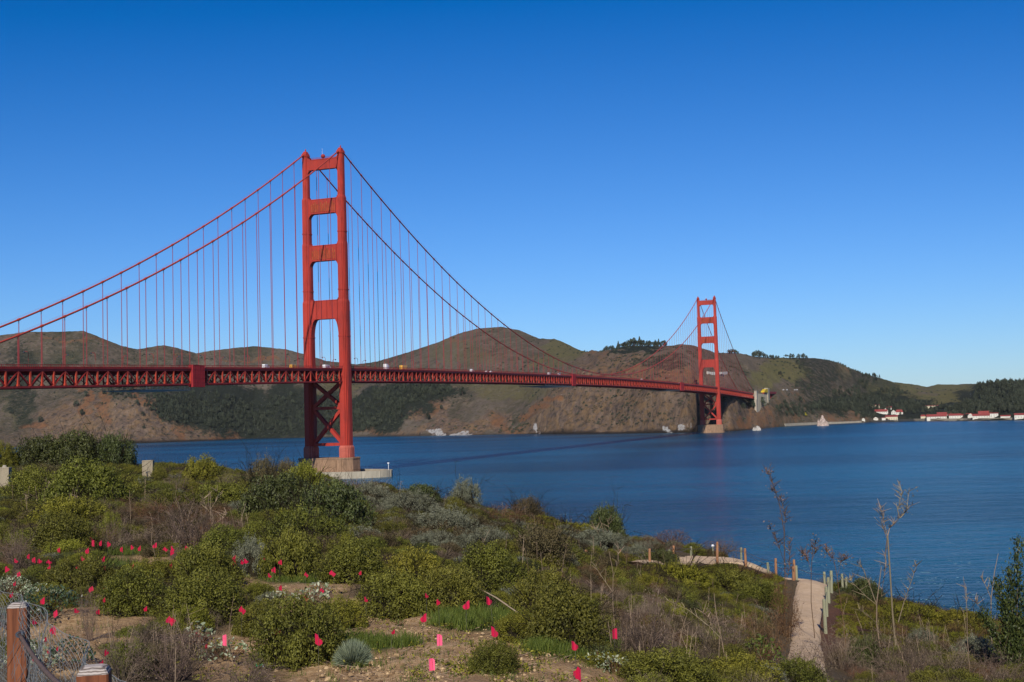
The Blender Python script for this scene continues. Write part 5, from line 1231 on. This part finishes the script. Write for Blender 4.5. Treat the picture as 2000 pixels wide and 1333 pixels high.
# evergreen sapling at the right edge
p, d = hit(1985, 1325); p = gp(p[0], p[1]); mpp = d/FP; r = empty('evergreen_sapling', tuple(p)); tag(r, 'young evergreen with upright glossy leaves at the right edge', 'tree')
tk = MB(); fo = MB()
for bx_, top, n in ((0, 205, 1), (-32, 185, 1), (28, 180, 1), (-55, 120, 1), (14, 262, 1), (50, 150, 1), (-20, 150, 1)):
    a = np.array([0, 0, 0.]); e = RV*bx_*mpp+np.array([0, 0, top*mpp])+_f*rng.uniform(-.25, .25); tk.tube([a, e*.5+[0, 0, .1], e], [.022, .016, .005], 5, .3)
    k = 900; f_ = rng.uniform(.18, 1.02, k)[:, None]; P = e*f_+rng.normal(size=(k, 3))*.085; dd = rng.normal(size=(k, 3))*.5+[0, 0, 1.]; dd /= np.linalg.norm(dd, axis=1)[:, None]
    s_ = np.cross(dd, rng.normal(size=(k, 3))); s_ /= np.linalg.norm(s_, axis=1)[:, None]; L = rng.uniform(.06, .12, k)[:, None]
    v = np.stack([P, P+dd*L*.5+s_*.02, P+dd*L, P+dd*L*.5-s_*.02], 1).reshape(-1, 3); fo.add(v, np.arange(4*k).reshape(-1, 4), None, np.repeat(rng.uniform(0, 1, k), 4))
tk.build('trunk', M['bark'], r); fo.build('foliage', m_leaf('sapling_leaves', (.015, .028, .010), (.10, .12, .03), .45, .2, 0), r, tint=True)
# silver tuft
p, d = hit(690, 1297); p = gp(p[0], p[1]); R = 44*d/FP; mb = MB(); k = 2600; D = rand_dir(k, .35); D[:, 2] = abs(D[:, 2]); D /= np.linalg.norm(D, axis=1)[:, None]
b0 = np.c_[D[:, 0]*.25*R, D[:, 1]*.25*R, np.zeros(k)]; e = D*np.array([R, R, R*1.12])*rng.uniform(.75, 1.05, k)[:, None]; s_ = np.cross(D, rng.normal(size=(k, 3))); s_ /= np.linalg.norm(s_, axis=1)[:, None]; s_ *= .0035
md = (b0+e)/2; v = np.stack([b0+s_, md+s_, e, md-s_], 1).reshape(-1, 3); mb.add(v, np.arange(4*k).reshape(-1, 4), None, np.repeat(rng.uniform(0, 1, k), 4))
o = mb.build('silver_tuft', M['silver'], tint=True); o.location = tuple(p); tag(o, 'dome of fine silvery green blades on the dirt', 'shrub')
# broad-leaved plants
def broadleaf(px, row, wpx, hpx, n, size, mat, label, name='broadleaf_plant', frac=1.):
    p, d = hit(px, row); p = gp(p[0], p[1]); mpp = d/FP; R = wpx*mpp/2; Hh = hpx*mpp; r = empty(name, tuple(p)); tag(r, label, 'plant')
    k = n; a = rng.uniform(0, 2*PI, k); q = np.sqrt(rng.uniform(0, 1, k)); P = np.c_[R*q*np.cos(a), R*q*np.sin(a), Hh*(1-q**2*.6)*rng.uniform(.55, 1, k)]
    N = rand_dir(k, 1.); N[:, :2] += (-_f[:2])*.5; N /= np.linalg.norm(N, axis=1)[:, None]; A = np.cross(N, rng.normal(size=(k, 3))); A /= np.linalg.norm(A, axis=1)[:, None]; B = np.cross(N, A); s_ = size*rng.uniform(.6, 1.2, k)[:, None]
    V = np.stack([P-A*s_*.5, P-A*s_*.2+B*s_*.22-N*s_*.03, P+A*s_*.2+B*s_*.2-N*s_*.02, P+A*s_*.5, P+A*s_*.2-B*s_*.2+N*s_*.04, P-A*s_*.2-B*s_*.22+N*s_*.03], 1).reshape(-1, 3); i = np.arange(k)*6
    mb = MB(); mb.add(V, np.r_[np.stack([i, i+1, i+2, i+3], 1), np.stack([i, i+3, i+4, i+5], 1)], None, np.repeat(rng.uniform(0, 1, k)**1.3, 6)); mb.build('leaves', M[mat], r, tint=True)
    sm_ = MB()
    for j in range(min(40, k)): sm_.tube([(P[j, 0]*.3, P[j, 1]*.3, 0), tuple(P[j])], .003, 3, .4, False)
    sm_.build('stems', M['rust'], r, tint=True)
broadleaf(20,1168,90,48,520,.035,'pale_leaf','pale cream flowering plant with many small leaves at the left edge','flowering_plant')
broadleaf(75,1180,110,40,420,.035,'pale_leaf','cream flowering plant fading into dark leaves at left','flowering_plant')
broadleaf(95,1205,150,62,520,.05,'darkbroad','dark glossy broad leaved plant behind the first wooden post')
broadleaf(50,1225,110,60,260,.05,'darkbroad','dark leaved plant behind the wire netting')
broadleaf(605,1185,85,40,90,.075,'pale_leaf','grey green plant with large pale leaves right of a pink flag')
broadleaf(625,1160,60,26,34,.07,'pale_leaf','small plant with large pale leaves above the middle clearing')
broadleaf(540,1180,60,26,60,.05,'pale_leaf','small plant with pale leaves left of the large leaved one')
broadleaf(385,1262,80,48,60,.06,'pale_leaf','plant with long pale leaves beside the dark olive bush')
broadleaf(440,1290,110,44,90,.055,'pale_leaf','pale leaved plant around the light pink flag')
broadleaf(60,1320,120,70,300,.045,'pale_leaf','cream flowered weeds seen through the wire netting','flowering_plant')
broadleaf(140,1310,90,70,200,.045,'darkbroad','leafy plant with yellow green leaves behind the second post')
broadleaf(1205,1322,90,40,120,.04,'pale_leaf','pale green rosette plants at the right end of the dirt')
broadleaf(1170,1300,60,30,60,.04,'pale_leaf','small pale rosette plant near the rightmost flag on the dirt')
broadleaf(780,1222,30,12,30,.035,'grassm','small bright green seedling on the dirt','seedling')
broadleaf(838,1258,14,14,18,.03,'grassm','tiny seedling left of a folded pink flag','seedling')
broadleaf(1490,1300,90,60,160,.06,'grassm','bright green leafy plant among dead weeds','leafy_plant')

# ---------------- pink marker flags
FL = [(180,1053),(181,1062),(195,1061),(208,1065),(240,1074),(260,1070),(273,1071),(301,1066),(324,1073),(338,1072),(337,1080),(113,1076),(176,1076),(160,1091),(196,1093),(207,1111),(155,1109),(262,1106),(333,1107),(59,1088),(65,1095),(29,1096),(15,1112),(81,1097),(95,1098),(95,1110),(35,1123),(33,1140),(27,1162),(77,1174),(101,1200),(150,1194),(188,1197),(176,1152),(198,1150),(202,1172),(280,1189),(320,1214),(338,1212),(63,1216),(103,1232),(79,1251),(97,1273),(106,1268),(65,1290),(207,1277),(195,1296),
 (365,1072),(399,1132),(457,1090),(461,1099),(484,1096),(479,1098),(517,1092),(544,1100),(532,1115),(519,1125),(594,1124),(654,1121),(702,1120),(544,1150),(622,1154),(605,1168),(714,1172),(471,1193),(534,1238),(621,1249),(442,1251),(407,1263),(388,1236),(394,1241),
 (788,1141),(832,1164),(870,1145),(857,1176),(910,1182),(962,1174),(825,1207),(761,1236),(858,1249),(848,1299),(969,1235),(1124,1261),(1107,1318),(1199,1238)]
SZ = {(534,1238):(20,24),(621,1249):(15,26),(320,1214):(17,20),(910,1182):(14,20),(969,1235):(14,24),(1107,1318):(15,30),(848,1299):(12,26),(825,1207):(13,20),(471,1193):(13,17),(654,1121):(13,13),(1124,1261):(14,22),(1199,1238):(10,22),(858,1249):(11,24),(101,1200):(15,17),(103,1232):(13,20),(962,1174):(11,20),(442,1251):(9,24),(77,1174):(12,17),(605,1168):(12,14),(176,1152):(13,13),(35,1123):(12,12),(394,1241):(4,4),(388,1236):(5,5)}
M['pink'] = NT('pink_plastic_flag').base((.90, .028, .10), .45, .4)
t = NT('pink_film'); t.base((.95, .035, .12), .4, .4); tr = t.n('ShaderNodeBsdfTranslucent'); tr.inputs[0].default_value = (1., .05, .14, 1); ms = t.n('ShaderNodeMixShader'); ms.inputs[0].default_value = .45
out = [n for n in t.t.nodes if n.type == 'OUTPUT_MATERIAL'][0]; t.l(t.b.outputs[0], ms.inputs[1]); t.l(tr.outputs[0], ms.inputs[2]); t.l(ms.outputs[0], out.inputs['Surface']); M['pink'] = t.m
M['pink_pale'] = NT('pale_pink_flag').base((.95, .16, .30), .35, .5)  # paler copy of the flag pink with sunlight painted in
M['wire'] = NT('steel_wire').base((.10, .09, .08), .6, .3)
REG = [('on the dirt in front', lambda x, y: x > 740 and y > 1190), ('along the front of the middle bushes', lambda x, y: x > 740), ('in the lower left corner', lambda x, y: x <= 230 and y > 1210), ('over the left dirt patch', lambda x, y: x <= 230 and y > 1140), ('around the cream flowers at left', lambda x, y: x <= 120 and y > 1105),
 ('in the upper left group', lambda x, y: x <= 230), ('in the upper row above the left bushes', lambda x, y: x <= 370 and y < 1115), ('among the lower centre left bushes', lambda x, y: x <= 740 and y > 1180), ('around the middle clearing', lambda x, y: x <= 740)]
groups_ = {}
for f_ in FL:
    for nm, fn in REG:
        if fn(*f_): groups_.setdefault(nm, []).append(f_); break
for nm, L in groups_.items():
    L.sort()
    for i, (x, y) in enumerate(L):
        wpx, hpx = SZ.get((x, y), (float(rng.uniform(6, 9)), float(rng.uniform(10, 14)))); lf = .34
        p, d = hit(x, y, lf); g_ = gp(p[0], p[1]); mpp = d/FP
        r = empty('survey_flag', tuple(g_)); hgt = p[2]-g_[2]; W_, H_ = wpx*mpp, hpx*mpp
        shp = 'wide' if wpx > .75*hpx else 'narrow' if wpx < .5*hpx else 'folded'
        tag(r, f'{shp} pink marker flag, {ordn(i)} from the left {nm}', 'marker flag', 'pink marker flags')
        ln = rng.normal(size=2)*.03
        MB().tube([(0, 0, -.03), (ln[0]*.4, ln[1]*.4, hgt*.6), (ln[0], ln[1], hgt+H_*.5)], .0015, 4).build('wire', M['wire'], r)
        sg = rng.choice([-1, 1]); mb = MB(); V = []; W_ *= .95; H_ *= .95
        if shp == 'wide': TB = [(.15, -.10), (.5, -.25), (.28, -.5), (-.05, -.22)]
        elif shp == 'narrow': TB = [(.5, -.48), (.47, -.5), (.40, -.42)]
        else: TB = [(.5, -.30), (.34, -.5), (.12, -.44), (-.08, -.30)] if rng.uniform() < .5 else [(.38, -.5), (.5, -.40), (.30, -.28), (.12, -.14)]
        n = len(TB); ya = rng.uniform(-.7, .7)
        for a, (tp, bt) in enumerate(TB):
            u_ = a/(n-1)-.5; dep = (.022 if a % 2 else -.012)+u_*ya*W_
            for z in (bt*H_, (tp+bt)/2*H_+.1*dep, tp*H_): V.append(np.array([ln[0], ln[1], hgt])+RV*sg*u_*W_+_f*dep+np.array([0, 0, z]))
        i_ = [(a*3+b, (a+1)*3+b, (a+1)*3+b+1, a*3+b+1) for a in range(n-1) for b in range(2)]
        mb.add(V, i_); mb.build('flag', M['pink_pale' if shp == 'narrow' and rng.uniform() < .45 else 'pink'], r)
# small green and white plant tag
p, d = hit(508, 1300, .03); r = empty('plant_tag', tuple(p), .3); tag(r, 'small green and white tag lying near the bottom', 'plant tag'); mb = MB(); mb.box((-.045, -.02, 0), (.02, .02, .006)); mb.build('green_end', NT('green_plastic').base((.02, .30, .12), .4), r); mb = MB(); mb.box((.021, -.018, 0), (.05, .018, .006)); mb.build('white_end', M['car_white'], r)
r.rotation_euler = (.7, .2, .4)

# ---------------- concrete posts on the skyline
def cpost(px, row, wpx, hpx, label, knob):
    p, d = hit(px, row); p = gp(p[0], p[1]); mpp = d/FP; hpx += max(0, proj(p)[0][1]-row-1); w_, h_ = wpx*mpp, hpx*mpp; r = empty('concrete_post', tuple(p), -YAW+.12); tag(r, label, 'post')
    mb = MB(); q = w_*.40; mb.prism([(q, q), (-q, q), (-q, -q), (q, -q)], -.3, h_*.97); mb.prism([(q*1.04, q*1.04), (-q*1.04, q*1.04), (-q*1.04, -q*1.04), (q*1.04, -q*1.04)], h_*.97, h_, .93); mb.build('shaft', M['post_concrete'], r)
    if knob: k = MB(); k.prism([(q*.45*math.cos(a), q*.35*math.sin(a)) for a in np.linspace(0, 2*PI, 9)[:-1]], h_, h_+w_*.16, .6); k.build('broken_cap', M['concrete_pale'], r)
    else: k = MB(); k.tube([(-.1*w_, -q-.02, h_*.55), (0, -q-.03, h_*.5), (.02*w_, -q-.02, h_*.2)], .02, 4); k.tube([(-.1*w_, -q-.02, h_*.55), (.14*w_, -q-.02, h_*.56)], .018, 4); k.build('rusty_bracket', M['car_dark'], r)
M['post_concrete'] = m_varied('stained_post_concrete', (.30, .25, .17), .2, 1.2, .9, .2, dirt=(.17, .13, .085), sc3=(1, 1, .3), bump=.4)
cpost(290, 950, 25, 50, 'square concrete post standing in the olive scrub against the water', False)
cpost(9, 968, 27, 54, 'square concrete post cut by the left edge of the photo', True)

# ---------------- fence posts along the path
M['post_brown'] = m_varied('brown_post_wood', (.30, .15, .075), .25, 6., .85, .2, sc3=(1, 1, .15), bump=.4)
M['post_grey'] = m_varied('weathered_green_post_wood', (.25, .25, .16), .2, 6., .85, .2, sc3=(1, 1, .15), bump=.4)
def post_fence(name, label, L, mat, cable=True):
    tops = []; r = empty(name, tuple(hit(L[0][0], L[0][1])[0])); r.location = (0, 0, 0); tag(r, label, 'fence')
    for (x, yb, yt, wpx) in L:
        p, d = hit(x, yb); p = gp(p[0], p[1]); mpp = d/FP; h_ = (yb-yt)*mpp; w_ = max(.055, wpx*mpp*.5); ln = rng.normal(size=2)*.03
        mb = MB(); mb.tube([(0, 0, -.3), (ln[0]*.5, ln[1]*.5, h_*.5), (ln[0], ln[1], h_-.03), (ln[0], ln[1], h_)], [w_, w_, w_*.97, w_*.8], 9)
        o = mb.build('post', M[mat], r); o.location = tuple(p); tops.append(p+np.array([ln[0], ln[1], h_*.82]))
    if cable:
        for a, b in zip(tops[:-1], tops[1:]):
            if np.linalg.norm(a-b) < 14:
                m_ = (a+b)/2-[0, 0, .12]; MB().tube([a, m_, b], .012, 4).build('cable', M['wire'], r)
    return r
post_fence('post_and_cable_fence', 'fence of brown posts along the landward side of the path', [(1102,1076,1063,4.5),(1145,1104,1075,5),(1211,1096,1074,4.5),(1269,1102,1073,5),(1314,1092,1067,5),(1401,1103,1060,5),(1457,1107,1072,5),(1502,1118,1082,5),(1537,1122,1083,5),(1550,1135,1108,5)], 'post_brown')
post_fence('post_and_cable_fence', 'fence of pale greenish posts along the seaward side of the path', [(1308,1092,1075,4),(1350,1087,1068,4.5),(1361,1084,1069,4),(1371,1083,1070,4),(1436,1089,1063,4.5),(1488,1092,1069,5),(1542,1106,1078,4.5),(1596,1117,1087,5),(1636,1130,1096,5),(1630,1146,1107,5),(1624,1160,1117,6),(1619,1180,1130,6),(1615,1206,1148,6),(1613,1242,1175,7)], 'post_grey')
p, d = hit(1393, 1090); p = gp(p[0], p[1]); mpp = d/FP; r = empty('path_sign', tuple(p)); tag(r, 'small post with a round pale cap at the path bend', 'sign'); MB().tube([(0, 0, 0), (0, 0, 20*mpp)], .05, 6).build('post', M['post_grey'], r); MB().tube([(0, 0, 20*mpp), (0, 0, 22*mpp), (0, 0, 25*mpp)], [.07, .10, .06], 8).build('cap', M['car_white'], r)

# ---------------- wooden posts, cable and wire netting in the lower left corner
t = NT('redwood_post'); co = t.coord('Object'); g1 = t.noise(9, 6, .7, vec=co, sc3=(3.5, 3.5, .22), dist=.6); g2 = t.noise(3, 4, .6, vec=co)
c = t.ramp(g1, [(.3, (.07, .022, .010)), (.5, (.17, .055, .022)), (.7, (.25, .09, .038))]); c = t.mix(t.ramp(g2, [(.45, 0.), (.7, .5)]), c, (.16, .055, .025)); t.bump(g1, .5, .01); M['redwood'] = t.base(c, .7, .25)
t = NT('grey_end_grain'); co = t.coord('Object'); wv = t.n('ShaderNodeTexWave', wave_type='RINGS'); wv.inputs['Scale'].default_value = 28; wv.inputs['Distortion'].default_value = 3; mp = t.n('ShaderNodeMapping'); mp.inputs['Location'].default_value = (.05, .04, 0); t.l(co, mp.inputs[0]); t.l(mp.outputs[0], wv.inputs[0])
c = t.ramp(wv.outputs[1], [(.2, (.16, .13, .11)), (.6, (.42, .37, .33))]); t.bump(wv.outputs[1], .4, .004); M['endgrain'] = t.base(c, .9, .1)
fence = empty('wire_fence', (0, 0, 0)); tag(fence, 'wood post fence with a slack cable and crumpled wire netting, lower left corner', 'fence')
def wpost(px, toprow, wpx, d, place):
    q = at(px, toprow, d); hw = wpx*d/FP/2; rz = -YAW+.12; gz_ = float(ground_z(q[0], q[1])); h_ = q[2]-gz_
    def octo(w_, ch): return [(w_, w_-ch), (w_-ch, w_), (-w_+ch, w_), (-w_, w_-ch), (-w_, -w_+ch), (-w_+ch, -w_), (w_-ch, -w_), (w_, -w_+ch)]
    o_ = octo(hw*.90, hw*.12); mb = MB(); mb.prism(o_, -.4, h_-hw*.42); o = mb.build('post', M['redwood'], fence); o.location = (q[0], q[1], gz_); o.rotation_euler.z = YAW*0-YAW+.2
    c = MB(); c.prism([(x*.995, y*.995) for x, y in o_], h_-hw*.418, h_-hw*.12, .82); c.prism([(x*.995*.82, y*.995*.82) for x, y in o_], h_-hw*.12+.0005, h_, .6); c.build('weathered_cap', M['endgrain'], o)
    return np.array([q[0], q[1], gz_]), h_, hw
A, hA, wA = wpost(36, 1177, 41, 8.0, ''); B, hB, wB = wpost(184, 1300, 66, 5.4, '')
def cat(a, b, sag, n=14): t_ = np.linspace(0, 1, n)[:, None]; return a*(1-t_)+b*t_-np.c_[np.zeros((n, 2)), 4*sag*(t_*(1-t_))]
pa = at(38, 1239, 7.9); MB().tube(cat(pa, at(125, 1345, 5.6), .03), .013, 7).build('cable', M['rustcable'] if 'rustcable' in M else M.setdefault('rustcable', m_varied('rusty_cable', (.11, .075, .06), .3, 20, .8)), fence, smooth=True)
MB().tube(cat(at(-60, 1165, 9.2), pa, .03), .012, 7).build('cable', M['rustcable'], fence, smooth=True)
MB().tube([pa-_f*.02, pa+_f*.06], .02, 8).build('cable_hole', M['car_dark'], fence)  # solid dark plug, painted as the shade of a drilled hole
# netting: a crumpled sheet of hexagonal wire hung between the posts
mbn = MB(); nu, nv = 80, 46
def net(u, v):     # u along, v down
    top = at(-70+u*330, 1120+u*235-30*math.sin(u*3.1), 9.0-3.6*u); wr = .05*math.sin(u*21+v*3)+.04*math.sin(v*9+u*6)+.03*math.sin(u*47)
    return top+np.array([0, 0, -v*1.35])+_f*(wr+.18*v)+RV*.03*math.sin(v*14+u*30)
G = np.array([[net(i/(nu-1), j/(nv-1)) for j in range(nv)] for i in range(nu)])
for i in range(nu-1):
    for j in range(nv-1):
        p = G[i, j]; q1 = G[i+1, j+1] if (i+j) % 2 == 0 else G[i, j+1]
        mbn.tube([p, q1], .0011, 3, None, False)
        if (i+j) % 2: mbn.tube([G[i+1, j], G[i, j+1]], .0011, 3, None, False)
for i in range(nu-1): mbn.tube([G[i, 0], G[i+1, 0]], .002, 3, None, False)
t = NT('galvanised_netting'); nt_ = mbn.build('wire_netting', t.base((.17, .18, .18), .6, .3), fence); nt_['kind'] = 'stuff'
# hairy loose wire over the netting
mb = MB()
for _ in range(260):
    u = rng.uniform(0, 1); v = rng.uniform(0, .5); p = net(u, v); mb.tube([p, p+np.array([rng.normal()*.04, rng.normal()*.04, -.18]), p+np.array([rng.normal()*.07, rng.normal()*.07, -.4])], .0018, 3, None, False)
mb.build('loose_wire', t.m, fence)['kind'] = 'stuff'

# ================================================================== thin haze over the strait
HAZE = 0.8e-5
hb = MB(); hb.box((-5200, -1300, -1.5), (4200, 4900, 420)); t = NT('haze_air'); t.t.nodes.remove(t.b)
pv = t.n('ShaderNodeVolumePrincipled'); pv.inputs['Density'].default_value = HAZE; pv.inputs['Color'].default_value = (.80, .90, 1., 1); pv.inputs['Anisotropy'].default_value = 0
out = [n for n in t.t.nodes if n.type == 'OUTPUT_MATERIAL'][0]; t.l(pv.outputs[0], out.inputs['Volume'])
tag(hb.build('haze', t.m), 'thin clear winter haze over the strait', kind='stuff')
